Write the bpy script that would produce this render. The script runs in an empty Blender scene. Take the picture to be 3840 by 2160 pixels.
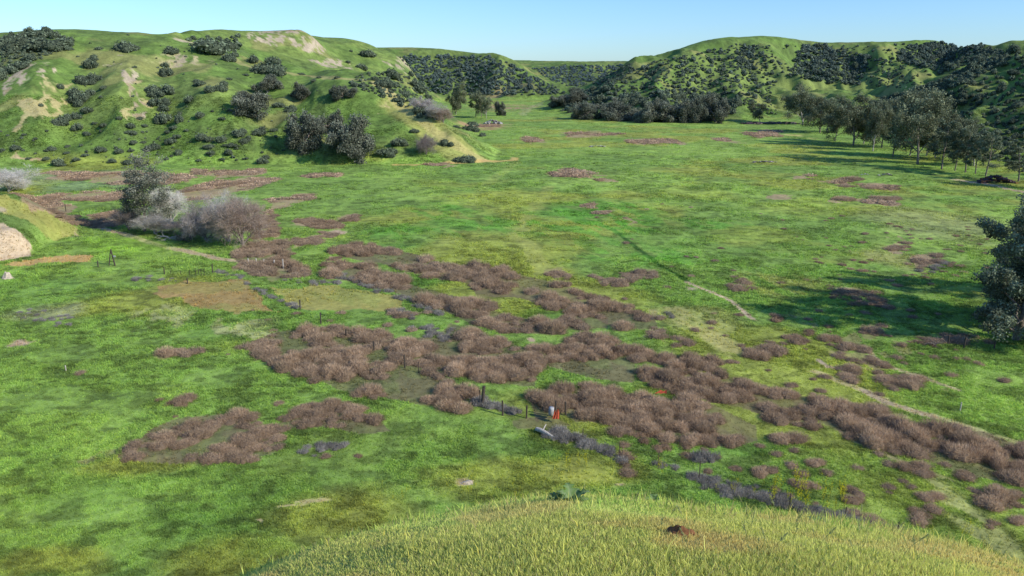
import bpy, math, random
import numpy as np
from math import radians, sin, cos, pi

# ------------------------------------------------------------------ camera model (D pixels: 2576 x 1449 view of the photograph)
EYE = 27.0
PITCH = radians(15.8)
FD = 1946.0
SP, CP = sin(PITCH), cos(PITCH)
SC = bpy.context.scene
COL = SC.collection
rng = np.random.default_rng(11)

def ray(u, v):
    a = (np.asarray(u, float)-1288)/FD
    b = -(np.asarray(v, float)-724.5)/FD
    return a, CP+b*SP, -SP+b*CP

def PT(u, v, Y):                       # world point seen at (u,v) at forward distance Y
    a, f, w = ray(u, v)
    k = Y/f
    return a*k, Y, EYE+w*k

def floor_pt(u, v):
    a, f, w = ray(u, v)
    k = -EYE/w
    return a*k, f*k

# ------------------------------------------------------------------ noise
def _h(ix, iy, s):
    n = (ix.astype(np.int64)*374761393 + iy.astype(np.int64)*668265263 + s*1442695041) & 0xffffffff
    n = ((n ^ (n >> 13))*1274126177) & 0xffffffff
    n = ((n ^ (n >> 16))*2246822519) & 0xffffffff
    return ((n ^ (n >> 15)) & 0xffff)/65535.0

def vn(x, y, s=0):                     # value noise 0..1
    ix, iy = np.floor(x), np.floor(y)
    fx, fy = x-ix, y-iy
    fx = fx*fx*fx*(fx*(fx*6-15)+10); fy = fy*fy*fy*(fy*(fy*6-15)+10)
    ix = ix.astype(np.int64); iy = iy.astype(np.int64)
    a = _h(ix, iy, s); b = _h(ix+1, iy, s); c = _h(ix, iy+1, s); d = _h(ix+1, iy+1, s)
    return (a*(1-fx)+b*fx)*(1-fy)+(c*(1-fx)+d*fx)*fy

def fbm(x, y, wl, octv=4, s=0, gain=.5):
    t = 0; amp = 1; tot = 0
    c, sn = cos(.6), sin(.6)
    x = np.asarray(x, float)/wl; y = np.asarray(y, float)/wl
    for k in range(octv):
        t = t+amp*vn(x+17.3*k, y-9.1*k, s+k*7); tot += amp
        amp *= gain
        x, y = (c*x-sn*y)*2.03, (sn*x+c*y)*2.03
    return t/tot

def sstep(a, b, x):
    t = np.clip((x-a)/(b-a), 0, 1)
    return t*t*(3-2*t)

# ------------------------------------------------------------------ terrain control points
CPTS = []
def c3(u, v, Y): CPTS.append(PT(u, v, Y))
def cf(u, v, h=0.0):
    x, y = floor_pt(u, v); CPTS.append((x, y, h))
# valley floor border (base of the hills)
for u, v in [(-500,440),(-300,425),(-120,420),(0,417),(150,418),(300,415),(450,412),(600,412),(760,412),(900,412),(1050,413),(1150,411),(1225,408),
             (1245,392),(1235,370),(1200,345),(1170,325),(1140,305),(1110,292),(1075,285),(1040,262),(1060,243),(1100,240),(1180,241),(1280,241),(1370,241),
             (1410,250),(1392,268),(1405,285),(1440,297),(1520,303),(1620,306),(1720,308),(1830,310),(1930,312),(2020,314),(2110,322),(2180,335),(2250,350),
             (2330,375),(2400,400),(2480,430),(2560,462),(2650,500),(2800,560),(3000,640)]:
    cf(u, v, 0.0)
# inside the valley
for u, v in [(0,470),(200,470),(400,480),(700,480),(1000,470),(1200,460),(1290,400),(1300,330),(1220,310),(1260,280),(1320,262),(1360,300),(1500,340),(1700,350),(1900,350),(2050,370),(2200,410),(2350,450),(2500,520),
             (1500,500),(1900,500),(2200,600),(2500,700),(500,650),(900,650),(1300,650),(300,800),(1288,900),(2300,900),(2560,1100),(600,1100),(1400,1200),(-300,800),(-300,1200),(2900,1000)]:
    cf(u, v, -1.5)
# left hill: front face
for u, v, Y in [(-500,300,262),(-500,180,290),(-500,90,325),(-200,300,258),(-200,180,290),(-200,100,325),
                (0,380,233),(0,330,243),(0,250,262),(0,180,285),(0,130,305),(0,97,322),(60,82,330),(120,76,335),(190,74,338),(290,80,340),(345,82,342),(440,78,345),(480,77,352),
                (150,330,245),(150,250,262),(150,170,285),(150,110,312),
                (300,340,243),(300,250,264),(300,170,288),(300,115,318),
                (420,350,241),(420,260,262),(420,180,286),(420,120,320),
                (540,355,240),(540,270,260),(540,200,285),(540,150,318),
                (660,365,238),(660,290,255),(660,230,278),
                (760,372,236),(760,310,250),(760,250,270),
                (880,385,233),(880,330,243),(880,270,262),(960,280,264),
                (1000,370,237),(1000,320,247),(1060,350,243),(1100,385,236),(1160,395,236),
                # crest of the spur, tip to plateau
                (1195,382,243),(1130,330,254),(1070,285,265),(1000,243,280),(958,213,291),(905,200,301),(850,196,306),(790,192,311),(700,178,318),(640,165,323),(590,152,327),(540,130,334),(510,118,338),(470,104,343),(440,98,346)]:
    c3(u, v, Y)
for u, v in [(-200,112),(0,110),(60,94),(120,88),(190,84),(290,88),(345,90),(440,88)]: c3(u, v, 372)
for u, v in [(-200,120),(0,118),(120,98),(290,96),(440,94)]: c3(u, v, 420)
for u, v, Y in [(520,84,440),(600,84,455),(700,84,460),(760,86,462),(560,92,520),(740,94,520)]: c3(u, v, Y)
# gully behind the spur and second hill face with chalk
for u, v, Y in [(640,150,372),(620,110,395),(610,80,410),(560,78,400),(700,170,372),(700,120,400),(700,84,425),(760,180,375),(760,120,408),(755,78,432),(800,150,405),(790,98,430),(830,134,432),
                (870,190,385),(860,160,420),(900,150,445),(840,112,462),(900,114,478),(930,128,480),(965,134,488),(1000,150,488),(1030,172,482),(1046,190,475),(1060,215,458),
                (950,200,410),(990,225,400),(1030,240,395),(950,170,440),(1010,200,440),(1060,250,410),(1090,270,415)]:
    c3(u, v, Y)
for u, d, Y in [(1000,262,300),(950,232,318),(880,214,330),(800,206,336),(720,190,345),(660,175,350),(1070,305,290),(1120,330,285)]:
    c3(u, d, Y)
# plateau behind
for x, y in [(-300,450),(-200,480),(-160,560),(-120,560),(-250,700),(-400,600),(-120,760),(-400,1000),(-600,500),(-700,900)]:
    CPTS.append((x, y, 44 if y < 600 else 42))
# centre far hills
for u, v, Y in [(1010,142,900),(1060,140,900),(1100,143,900),(1180,143,900),(1240,141,900),(1265,148,890),(1300,160,880),(1318,172,880),(1340,200,850),(1370,228,830),
                (1020,190,800),(1040,215,780),(1100,190,850),(1180,190,860),(1260,190,840),(1240,165,870),(1320,215,800),
                (1345,165,1200),(1400,160,1200),(1450,159,1200),(1520,161,1200),(1590,163,1150),(1640,152,1100),(1400,200,1050),(1450,215,1000),(1520,190,1050),(1420,232,920)]:
    c3(u, v, Y)
for x, y, z in [(0,1400,42),(-100,1100,42),(100,1500,38),(250,1500,38),(-300,1300,44),(0,2200,40),(500,2200,42),(-900,2000,44),(1200,2000,42),(900,1200,44),(600,1300,42)]:
    CPTS.append((x, y, z))
# right hills
for u, v, Y in [(1400,262,560),(1430,246,600),(1480,224,600),(1530,200,600),(1590,175,600),(1650,155,600),(1720,142,612),(1790,127,625),(1830,114,640),(1860,110,650),(1900,112,655),(1980,112,690),
                (2050,110,715),(2080,112,720),(2140,114,725),(2190,114,720),(2240,113,720),(2290,110,720),(2350,106,705),(2410,100,690),(2445,100,680),(2480,113,665),(2520,127,655),(2576,130,660),(2700,130,660),
                (1450,275,505),(1500,255,520),(1580,250,500),(1600,215,550),(1700,275,450),(1700,240,490),(1700,190,550),(1800,280,445),(1800,240,480),(1800,190,540),(1800,150,590),
                (1870,200,575),(1870,150,622),(1920,150,612),(1960,180,590),(1985,170,600),(1940,130,640),(1905,118,655),(1940,220,540),(1920,260,490),(1950,292,445),
                (1990,203,610),(2060,212,600),(2060,160,655),(2100,200,635),(2110,170,665),(2160,215,605),(2150,175,650),(2000,145,680),
                (2050,225,555),(2130,232,540),(2220,215,560),(2280,205,560),(2100,250,480),(2040,270,460),(2180,245,500),(2120,285,420),
                (2200,170,625),(2230,190,590),(2260,180,600),(2240,140,670),(2330,160,670),(2400,150,690),(2380,185,600),(2310,190,600),(2450,130,690),
                # nearest right hill with its own ridge
                (2180,262,425),(2230,246,425),(2280,230,425),(2360,203,425),(2430,170,440),(2517,133,470),(2576,131,488),(2620,130,490),(2760,120,490),
                (2300,290,350),(2300,250,390),(2380,300,320),(2380,240,375),(2460,350,270),(2460,270,320),(2460,200,390),(2560,400,235),(2560,310,270),(2560,220,340),(2560,160,410),(2700,330,250),(2700,200,330),(2900,350,240),(2900,200,320),(3100,200,300)]:
    c3(u, v, Y)
CPTS.append((PT(2360,215,520)[0], 520, 11)); CPTS.append((PT(2450,180,540)[0], 540, 18)); CPTS.append((PT(2300,225,500)[0], 500, 10))
for x, y in [(400,900),(300,850),(500,800),(520,600),(700,600),(600,400),(700,300)]:
    CPTS.append((x, y, 44))
# small knob at the left edge
for u, v, Y in [(0,486,131),(50,503,130),(100,528,129),(150,558,128),(30,530,124),(90,560,123),(-60,470,128),(-150,430,130),(-300,380,130),(0,577,117),(40,590,115),(-80,560,117),(-80,500,122),(100,580,121),(-300,500,117),(60,560,120)]:
    c3(u, v, Y)
for u, v in [(-300,700),(-100,672),(0,657),(50,648),(85,636),(120,615),(160,600),(205,592),(215,575),(160,545),(100,518),(40,492),(-20,475),(-100,450)]:
    cf(u, v, -0.3)
for y in [50, 90]:
    for x in [-120, 0, 120]: CPTS.append((x, y, -1.5))
for x, y in [(-300,120),(-220,180)]: CPTS.append((x, y, 8))

CA = np.array(CPTS, float)
PX = np.arctan2(CA[:,0], CA[:,1]); PYl = np.log(np.hypot(CA[:,0], CA[:,1]))
def _phi(d2): return .5*d2*np.log(d2+1e-12)
_n = len(CA)
_K = _phi((PX[:,None]-PX[None])**2+(PYl[:,None]-PYl[None])**2)+np.eye(_n)*2e-5
_P = np.stack([np.ones(_n), PX, PYl], 1)
_A = np.block([[_K, _P], [_P.T, np.zeros((3,3))]])
_W = np.linalg.solve(_A, np.concatenate([CA[:,2], np.zeros(3)]))
def tps(az, lr):
    sh = az.shape; az = az.ravel(); lr = lr.ravel(); out = np.empty(az.size)
    for i in range(0, az.size, 20000):
        a = az[i:i+20000]; l = lr[i:i+20000]
        out[i:i+20000] = _phi((a[:,None]-PX[None])**2+(l[:,None]-PYl[None])**2)@_W[:_n] + _W[_n]+_W[_n+1]*a+_W[_n+2]*l
    return out.reshape(sh)

RIDGES = [  # crest lines and gullies: points (u, v, Y), height change, half width
 ([(1195,382,243),(1130,330,254),(1070,285,265),(1000,243,280),(958,213,291),(905,200,301),(850,196,306),(790,192,311),(700,178,318),(640,165,323),(590,152,327),(540,130,334)], 2.6, 6.5),
 ([(880,330,246),(830,290,258),(780,260,268),(740,235,280)], -3.2, 9), ([(700,360,240),(680,310,252),(660,260,266),(640,225,282)], -2.6, 8),
 ([(420,350,241),(410,300,254),(405,250,266),(420,200,285),(430,160,300)], -3.0, 8), ([(200,330,244),(190,280,256),(205,220,272),(225,170,290)], -3.2, 9),
 ([(310,330,244),(320,270,258),(335,210,275),(330,160,292)], 2.4, 8), ([(90,330,244),(80,270,256),(90,210,274),(100,160,292)], 2.0, 9), ([(560,350,241),(560,290,256),(550,230,276)], 1.8, 9),
 ([(1904,113,655),(1940,135,640),(1987,167,612)], 7, 22), ([(1870,150,630),(1880,130,645)], -6, 18), ([(2090,150,672),(2070,190,640)], -7, 26),
 ([(2200,130,700),(2215,160,660),(2245,190,610),(2290,205,590)], 7, 24), ([(2380,160,680),(2350,185,640)], -7, 26), ([(2290,120,710),(2300,150,680)], 4, 20),
 ([(2520,134,480),(2440,168,450),(2360,204,432),(2290,230,425),(2230,247,423),(2180,262,420)], 4.5, 12),
 ([(2576,200,380),(2480,260,350),(2400,300,325)], -4, 14), ([(2576,250,330),(2500,290,300),(2440,330,285)], 3.5, 10),
 ([(1720,142,612),(1700,190,560),(1660,230,515),(1640,270,470)], 5.5, 16), ([(1600,175,605),(1560,215,560),(1520,250,515)], 5, 16), ([(1790,127,625),(1800,180,560),(1810,230,500)], -5, 16),
 ([(1850,115,645),(1850,170,595),(1850,220,530)], 4.5, 15), ([(1240,141,890),(1265,180,850),(1290,215,810)], 6, 22), ([(1120,150,880),(1110,190,840)], -6, 26), ([(1060,145,880),(1050,190,820)], 5, 20), ([(1450,165,1150),(1480,200,1080)], 6, 40), ([(1540,165,1150),(1530,200,1080)], -6, 40),
 ([(758,80,432),(790,104,430),(830,134,430),(865,160,425)], .7, 9), ([(900,114,478),(960,134,485),(1010,160,488)], 1.5, 9),
]
def ridge_add(x, y, h, r):
    out = np.zeros(x.shape)
    for pts, amp, wd in RIDGES:
        P = np.array([PT(*p)[:2] for p in pts]); pad = wd*3
        bb = (x > P[:,0].min()-pad) & (x < P[:,0].max()+pad) & (y > P[:,1].min()-pad) & (y < P[:,1].max()+pad)
        X, Y = x[bb], y[bb]
        if not X.size: continue
        X = X+(fbm(X, Y, 22, 3, 91)-.5)*wd*1.1; dm = np.full(X.shape, 1e9)
        for i in range(len(P)-1):
            ex, ey = P[i+1]-P[i]; t = np.clip(((X-P[i,0])*ex+(Y-P[i,1])*ey)/(ex*ex+ey*ey), 0, 1)
            dm = np.minimum(dm, (X-P[i,0]-t*ex)**2+(Y-P[i,1]-t*ey)**2)
        dm = np.sqrt(dm)/wd
        f = np.exp(-dm*1.3) if amp > 0 else np.exp(-dm*dm)
        out[bb] += amp*f
    return out*np.clip(h/5, 0, 1)

# knoll the camera stands on: tangent slope per azimuth (deg)
K_AZ = np.radians([-180,-60,-38,-30,-21.7,-15,-9.6,0,5.3,12,21,28,37.5,60,180])
K_SL = np.array([.5,.95,.88,.77,.69,.665,.642,.612,.60,.594,.588,.58,.572,.56,.5])
def knoll(az, r):
    s = np.interp(az, K_AZ, K_SL)
    k = s*s/6.4
    rc = 9.0
    zz = np.where(r < rc, EYE-1.6-k*r*r, EYE-1.6-k*rc*rc-2*k*rc*(r-rc))
    return zz

# lookup table on (azimuth, log r)
A0, A1, NA = radians(-52), radians(52), 1041
L0, L1, NL = math.log(1.2), math.log(2600), 1180
# denser rows between 150 and 700 m by a warped row coordinate
_lin = np.linspace(0, 1, 4000)
_lr = L0+(L1-L0)*_lin
_dens = 1+1.6*np.exp(-((_lr-math.log(300))/.45)**2)+.5*np.exp(-((_lr-math.log(90))/.6)**2)
_dens = np.where(_lr < math.log(30), .5, _dens)
_cum = np.concatenate([[0], np.cumsum((_dens[1:]+_dens[:-1])/2)]); _cum /= _cum[-1]
ROW_L = np.interp(np.linspace(0, 1, NL), _cum, _lr)
COL_A = np.linspace(A0, A1, NA)

def height(az, lr, coarse=False):
    r = np.exp(lr); x = r*np.sin(az); y = r*np.cos(az)
    if coarse:
        h = tps(az, lr)
    else:
        # evaluate the spline on a thinner grid, then interpolate
        ga = np.linspace(az.min(), az.max(), 420); gl = np.linspace(math.log(30), L1, 520)
        GA, GL = np.meshgrid(ga, gl)
        T = tps(GA, GL)
        fa = np.clip((az-ga[0])/(ga[1]-ga[0]), 0, len(ga)-1.001); fl = np.clip((lr-gl[0])/(gl[1]-gl[0]), 0, len(gl)-1.001)
        ia = fa.astype(int); il = fl.astype(int); fa -= ia; fl -= il
        h = (T[il,ia]*(1-fa)+T[il,ia+1]*fa)*(1-fl)+(T[il+1,ia]*(1-fa)+T[il+1,ia+1]*fa)*fl
    h = np.where(h > 0, h, 0)+np.clip(h+1, 0, 1)*0
    hm = np.clip(h/6, 0, 1)*np.clip((45.5-h)/12, .10, 1)
    rg = 1-np.abs(2*fbm(x, y, 60, 3, 5)-1)*2.2
    rg2 = 1-np.abs(2*fbm(x, y, 19, 3, 15)-1)*2.0
    right = sstep(radians(2), radians(14), az)
    h = h + hm*((rg-.45)*(1.2+5.0*right) + (rg2-.45)*(.6+2.2*right) + (fbm(x, y, 6, 3, 33)-.5)*1.1)
    gx = x+(fbm(x, y, 45, 2, 51)-.5)*26
    gul = 1-np.abs(2*fbm(gx, y*.30, 24, 3, 52)-1)*2.0
    h = h+hm*np.clip((46-h)/20, 0, 1)*(gul-.5)*(1.6+3.1*right)+ridge_add(x, y, h, r)
    und = (fbm(x, y, 40, 3, 2)-.5)*.5+(fbm(x, y, 7, 3, 3)-.5)*.30
    rough = .3+.7*sstep(.35, .65, fbm(x, y, 55, 2, 44))
    und = und+(fbm(x, y, 1.9, 2, 4)-.5)*.26*rough
    h = np.maximum(h, 0)+und*sstep(25, 45, r)
    kz = knoll(az, r)+(fbm(x, y, 1.5, 3, 8)-.5)*.17*sstep(2, 5, r)
    kz = kz
    # smooth max at the foot
    d = np.clip(.5+.5*(kz-h)/3.0, 0, 1)
    return np.where(r < 60, h*(1-d)+kz*d+3.0*d*(1-d)*.5*sstep(12, 25, r), h)

GA_, GL_ = np.meshgrid(COL_A, ROW_L)
TAB = height(GA_, GL_)

def hgt(x, y):
    x = np.nan_to_num(np.asarray(x, float)); y = np.nan_to_num(np.asarray(y, float))
    az = np.arctan2(x, y); lr = np.log(np.hypot(x, y)+1e-9)
    fa = np.clip((az-A0)/(COL_A[1]-COL_A[0]), 0, NA-1.001)
    fl = np.clip(np.interp(lr, ROW_L, np.arange(NL)), 0, NL-1.001)
    ia = fa.astype(int); il = fl.astype(int); fa = fa-ia; fl = fl-il
    return (TAB[il,ia]*(1-fa)+TAB[il,ia+1]*fa)*(1-fl)+(TAB[il+1,ia]*(1-fa)+TAB[il+1,ia+1]*fa)*fl

def hit(u, v):
    """world points where the sight lines through (u,v) first meet the ground"""
    u = np.atleast_1d(np.asarray(u, float)); v = np.atleast_1d(np.asarray(v, float))
    a, f, w = ray(u, v)
    hn = np.hypot(a, f)
    ts = np.exp(np.linspace(math.log(3), math.log(2400), 900))
    res = np.full(u.shape, np.nan); done = np.zeros(u.shape, bool); prev = np.full(u.shape, 3.0)
    for t in ts:
        k = t/hn
        below = (EYE+w*k) < hgt(a*k, f*k)
        new = below & ~done
        res[new] = t; done |= below
        if done.all(): break
    lo = res/(ts[1]/ts[0]); hi = res.copy()
    for _ in range(10):
        m = .5*(lo+hi); k = m/hn
        with np.errstate(invalid='ignore'):
            b = (EYE+w*k) < hgt(np.nan_to_num(a*k), np.nan_to_num(f*k))
        hi = np.where(b, m, hi); lo = np.where(b, lo, m)
    k = hi/hn
    return a*k, f*k, EYE+w*k

def proj(x, y, z):
    x, y, z = np.asarray(x, float), np.asarray(y, float), np.asarray(z, float)-EYE
    depth = y*CP - z*SP
    up = y*SP + z*CP
    depth = np.maximum(depth, .01)
    return 1288+FD*x/depth, 724.5-FD*up/depth

# ------------------------------------------------------------------ mesh helpers
def mesh_np(name, V, F, mats, color=None, smooth=False, midx=None):
    """V (n,3); F (m,3) or (m,4) arrays or list of such"""
    me = bpy.data.meshes.new(name)
    Fs = F if isinstance(F, list) else [F]
    Fs = [f for f in Fs if len(f)]
    V = np.asarray(V, np.float32)
    me.vertices.add(len(V)); me.vertices.foreach_set('co', V.ravel())
    nl = sum(f.size for f in Fs); npoly = sum(len(f) for f in Fs)
    me.loops.add(nl); me.polygons.add(npoly)
    me.loops.foreach_set('vertex_index', np.concatenate([f.ravel() for f in Fs]).astype(np.int32))
    tot = np.concatenate([np.full(len(f), f.shape[1]) for f in Fs]).astype(np.int32)
    st = np.concatenate([[0], np.cumsum(tot)[:-1]]).astype(np.int32)
    me.polygons.foreach_set('loop_start', st)
    if midx is not None: me.polygons.foreach_set('material_index', np.asarray(midx, np.int32))
    me.polygons.foreach_set('use_smooth', np.full(npoly, bool(smooth)))
    for m in (mats if isinstance(mats, (list, tuple)) else [mats]): me.materials.append(m)
    if color is not None:
        ca = me.color_attributes.new('Col', 'FLOAT_COLOR', 'POINT')
        c = np.ones((len(V), 4), np.float32); c[:, :3] = color
        ca.data.foreach_set('color', c.ravel())
    me.update(); me.validate(clean_customdata=False)
    return me

def link(name, me, parent=None, loc=None, rotz=0, scale=None):
    o = bpy.data.objects.new(name, me); COL.objects.link(o)
    if parent is not None: o.parent = parent
    if loc is not None: o.location = loc
    if rotz: o.rotation_euler = (0, 0, rotz)
    if scale is not None: o.scale = scale if hasattr(scale, '__len__') else (scale,)*3
    return o

def tag(o, label=None, cat=None, group=None, kind=None):
    if label: o['label'] = label
    if cat: o['category'] = cat
    if group: o['group'] = group
    if kind: o['kind'] = kind
    return o
# ------------------------------------------------------------------ materials
def mat(name, rough=.9, base=None, vcol=False, var=.0, nscale=8.0, bump=0.0, bscale=20.0, trans=0.0, spec=.1, rnd=0.0, boost=1.0, twoscale=None):
    m = bpy.data.materials.new(name); m.use_nodes = True
    nt = m.node_tree; N = nt.nodes; Lk = nt.links; b = N['Principled BSDF']
    b.inputs['Roughness'].default_value = rough
    b.inputs['Specular IOR Level'].default_value = spec
    geo = N.new('ShaderNodeNewGeometry')
    if vcol:
        at = N.new('ShaderNodeAttribute'); at.attribute_name = 'Col'; src = at.outputs['Color']
    else:
        rg = N.new('ShaderNodeRGB'); rg.outputs[0].default_value = (*base, 1); src = rg.outputs[0]
    def mulnoise(src, scale, amt, detail=4):
        n = N.new('ShaderNodeTexNoise'); n.inputs['Scale'].default_value = scale; n.inputs['Detail'].default_value = detail
        Lk.new(geo.outputs['Position'], n.inputs['Vector'])
        mr = N.new('ShaderNodeMapRange'); mr.inputs[1].default_value = .3; mr.inputs[2].default_value = .7
        mr.inputs[3].default_value = 1-amt; mr.inputs[4].default_value = 1+amt
        Lk.new(n.outputs['Fac'], mr.inputs[0])
        mx = N.new('ShaderNodeVectorMath'); mx.operation = 'SCALE'
        Lk.new(src, mx.inputs[0]); Lk.new(mr.outputs[0], mx.inputs['Scale'])
        return mx.outputs[0]
    if var: src = mulnoise(src, nscale, var)
    if twoscale: src = mulnoise(src, twoscale[0], twoscale[1], 6)
    if rnd:
        oi = N.new('ShaderNodeObjectInfo'); mr = N.new('ShaderNodeMapRange'); mr.inputs[3].default_value = 1-rnd; mr.inputs[4].default_value = 1+rnd
        Lk.new(oi.outputs['Random'], mr.inputs[0]); mx = N.new('ShaderNodeVectorMath'); mx.operation = 'SCALE'
        Lk.new(src, mx.inputs[0]); Lk.new(mr.outputs[0], mx.inputs['Scale']); src = mx.outputs[0]
    Lk.new(src, b.inputs['Base Color'])
    if bump:
        n = N.new('ShaderNodeTexNoise'); n.inputs['Scale'].default_value = bscale; n.inputs['Detail'].default_value = 6
        Lk.new(geo.outputs['Position'], n.inputs['Vector'])
        bp = N.new('ShaderNodeBump'); bp.inputs['Strength'].default_value = 1; bp.inputs['Distance'].default_value = bump
        Lk.new(n.outputs['Fac'], bp.inputs['Height']); Lk.new(bp.outputs[0], b.inputs['Normal'])
    if trans:
        t = N.new('ShaderNodeBsdfTranslucent'); mx = N.new('ShaderNodeMixShader'); mx.inputs[0].default_value = trans
        Lk.new(src, t.inputs['Color']); Lk.new(b.outputs[0], mx.inputs[1]); Lk.new(t.outputs[0], mx.inputs[2])
        Lk.new(mx.outputs[0], N['Material Output'].inputs['Surface'])
    return m

M_GROUND = mat('ground_cover', vcol=True, var=.16, nscale=1.3, bump=.10, bscale=1.6, twoscale=(.22, .10))
M_BLADE = mat('grass_blades', vcol=True, trans=.45, rough=.7)
M_LEAF = mat('leaves', vcol=True, trans=.25, rough=.8, rnd=.12)
M_TWIG = mat('dry_twigs', vcol=True, trans=.35, rough=.95, rnd=.20)
M_BARK = mat('bark', base=(.20, .17, .14), var=.35, nscale=5, bump=.02, bscale=12)
M_BARKP = mat('pale_bark', base=(.36, .33, .29), var=.35, nscale=3, bump=.02, bscale=12)
M_POST = mat('weathered_wood', base=(.075, .062, .05), var=.4, nscale=14, bump=.008, bscale=40)
M_STEEL = mat('rusty_steel', base=(.05, .04, .036), var=.4, nscale=20, rough=.7)
M_WIRE = mat('fence_wire', base=(.16, .15, .14), rough=.5)
M_PALEWOOD = mat('bleached_wood', base=(.48, .44, .38), var=.3, nscale=9, bump=.01, bscale=25)
M_WHITE = mat('white_plastic', base=(.38, .38, .39), var=.3, nscale=6)
M_RED = mat('orange_red_fabric', base=(.34, .07, .035), var=.25, nscale=7, bump=.02, bscale=9)
M_SOIL = mat('red_soil', base=(.20, .095, .045), var=.4, nscale=18, bump=.02, bscale=30)
M_PALE = mat('pale_soil', base=(.50, .42, .31), var=.25, nscale=8, bump=.02, bscale=20)
M_DARK = mat('dark_scrap', base=(.065, .048, .055), var=.4, nscale=3, rough=.8)
M_SCRAP = mat('pale_scrap', base=(.40, .38, .36), var=.5, nscale=4, rough=.8)

# ------------------------------------------------------------------ painted areas of the ground (world space)
def in_poly(poly, x, y):
    px, py = poly; n = len(px); c = np.zeros(x.shape, bool)
    bb = (x > px.min()-1) & (x < px.max()+1) & (y > py.min()-1) & (y < py.max()+1)
    if not bb.any(): return c
    xs, ys = x[bb], y[bb]; cc = np.zeros(xs.shape, bool); j = n-1
    for i in range(n):
        with np.errstate(divide='ignore', invalid='ignore'):
            t = ((py[i] > ys) != (py[j] > ys)) & (xs < (px[j]-px[i])*(ys-py[i])/(py[j]-py[i]+1e-12)+px[i])
        cc ^= t; j = i
    c[bb] = cc
    return c

def wpoly(pts):
    """densify a picture outline and lay it on the ground"""
    q = []
    for i, (a, b) in enumerate(pts):
        c, d = pts[(i+1) % len(pts)]
        for t in (0, .25, .5, .75): q.append((a+(c-a)*t, b+(d-b)*t))
    q = np.array(q); x, y, z = hit(q[:,0], q[:,1]); ok = ~np.isnan(x)
    return x[ok], y[ok]

def warp(x, y):
    r = np.hypot(x, y); k = .02*r
    wl = np.maximum(r*.04, 1)
    nx = (fbm(x, y, 4.0, 3, 61)-.5)*2; ny = (fbm(x, y, 4.0, 3, 62)-.5)*2
    nx2 = (fbm(x, y, 13.0, 2, 63)-.5)*2; ny2 = (fbm(x, y, 13.0, 2, 64)-.5)*2
    return x+(nx*.6+nx2*.7)*k, y+(ny*1.4+ny2*1.6)*k

def blob(u, v, ru, rv):
    x, y, z = [float(t[0]) for t in hit(u, v)]
    X, Yv, _ = hit([u, u], [v-rv, v+rv])
    ry = abs(Yv[0]-Yv[1])/2
    if not ry < 120: ry = 30
    return x, y, ru*math.hypot(x, y)/FD, max(ry, .2)

PAINT = []     # (kind, data, colour, strength, streak)
def P_poly(pts, col, s=1, streak=0): PAINT.append(('p', wpoly(pts), col, s, streak))
def P_blob(u, v, ru, rv, col, s=1, streak=0): PAINT.append(('b', blob(u, v, ru, rv), col, s, streak))
def P_line(pts, w0, col, s=1, streak=0):
    q = []
    for (a, b), (c, d) in zip(pts[:-1], pts[1:]):
        n = max(2, int(math.hypot(c-a, d-b)/12))
        for k in range(n): q.append((a+(c-a)*k/n, b+(d-b)*k/n))
    q.append(pts[-1]); q = np.array(q, float)
    x, y, z = hit(q[:,0], q[:,1]); ok = ~np.isnan(x)
    PAINT.append(('l', (x[ok], y[ok], w0), col, s, streak))

C_CHALK = (.47, .43, .32); C_DIRT = (.36, .29, .20); C_BROWN = (.19, .14, .05); C_OLIVE = (.205, .215, .026); C_BRIGHT = (.15, .29, .025)
C_LUSH = (.07, .175, .024); C_LITTER = (.17, .125, .085); C_GREY = (.16, .19, .10); C_YEL = (.27, .25, .03)
P_poly([(395,722),(470,708),(600,701),(640,720),(712,775),(640,782),(560,778),(450,755)], C_BROWN, .95, .25)
P_poly([(690,716),(800,709),(900,728),(1000,750),(1015,775),(940,785),(860,780),(760,760)], (.19,.17,.045), .75, .2)
P_poly([(0,664),(150,640),(230,638),(240,652),(120,664),(0,676)], (.28,.19,.07), .9)
P_poly([(-80,480),(0,490),(60,508),(120,538),(190,582),(130,590),(60,560),(0,545),(-80,545)], (.19,.20,.045), .8, .2)
P_poly([(-80,560),(0,566),(40,580),(78,620),(84,643),(0,658),(-80,668)], (.55,.47,.33), 1.0, .12)
P_blob(165, 590, 32, 14, C_CHALK, .8, .6); P_blob(140, 606, 25, 9, C_CHALK, .6, .6); P_blob(8, 530, 18, 12, C_CHALK, .8, .5)
P_poly([(10,190),(60,165),(120,160),(142,172),(130,190),(70,205),(30,240),(5,240)], C_CHALK, 1.0, .5)
P_poly([(0,240),(60,200),(150,190),(165,260),(110,310),(40,330)], (.30,.27,.13), .8, .5)
P_poly([(300,160),(345,158),(342,195),(330,225),(362,265),(366,296),(340,300),(318,240),(310,200)], C_CHALK, 1.0, .5)
P_poly([(270,240),(330,220),(370,290),(300,290)], (.32,.28,.14), .7, .6)
P_blob(68, 396, 34, 10, (.55,.43,.26), .9, .4); P_blob(295, 145, 14, 4, C_CHALK, .8, .3)
P_poly([(600,92),(640,80),(765,76),(785,92),(822,128),(812,137),(775,128),(742,118),(690,118),(640,102)], C_CHALK, 1.0, .45)
P_poly([(770,150),(855,151),(878,162),(885,170),(850,172),(810,168)], C_CHALK, 1.0, .45)
P_line([(640,78),(700,76),(765,79)], 1.2, (.42,.32,.24), .9)
P_line([(445,98),(480,108)], 2.5, C_CHALK, .9)
P_blob(450,165,60,14,(.30,.27,.17),.7,.5); P_blob(440,172,20,8,C_CHALK,.7,.5)
P_blob(1005,158,26,12,C_CHALK,.9,.35); P_blob(872,168,16,4,C_CHALK,1.0,.4); P_blob(990,254,10,8,(.52,.44,.28),.9,.1)
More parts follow.
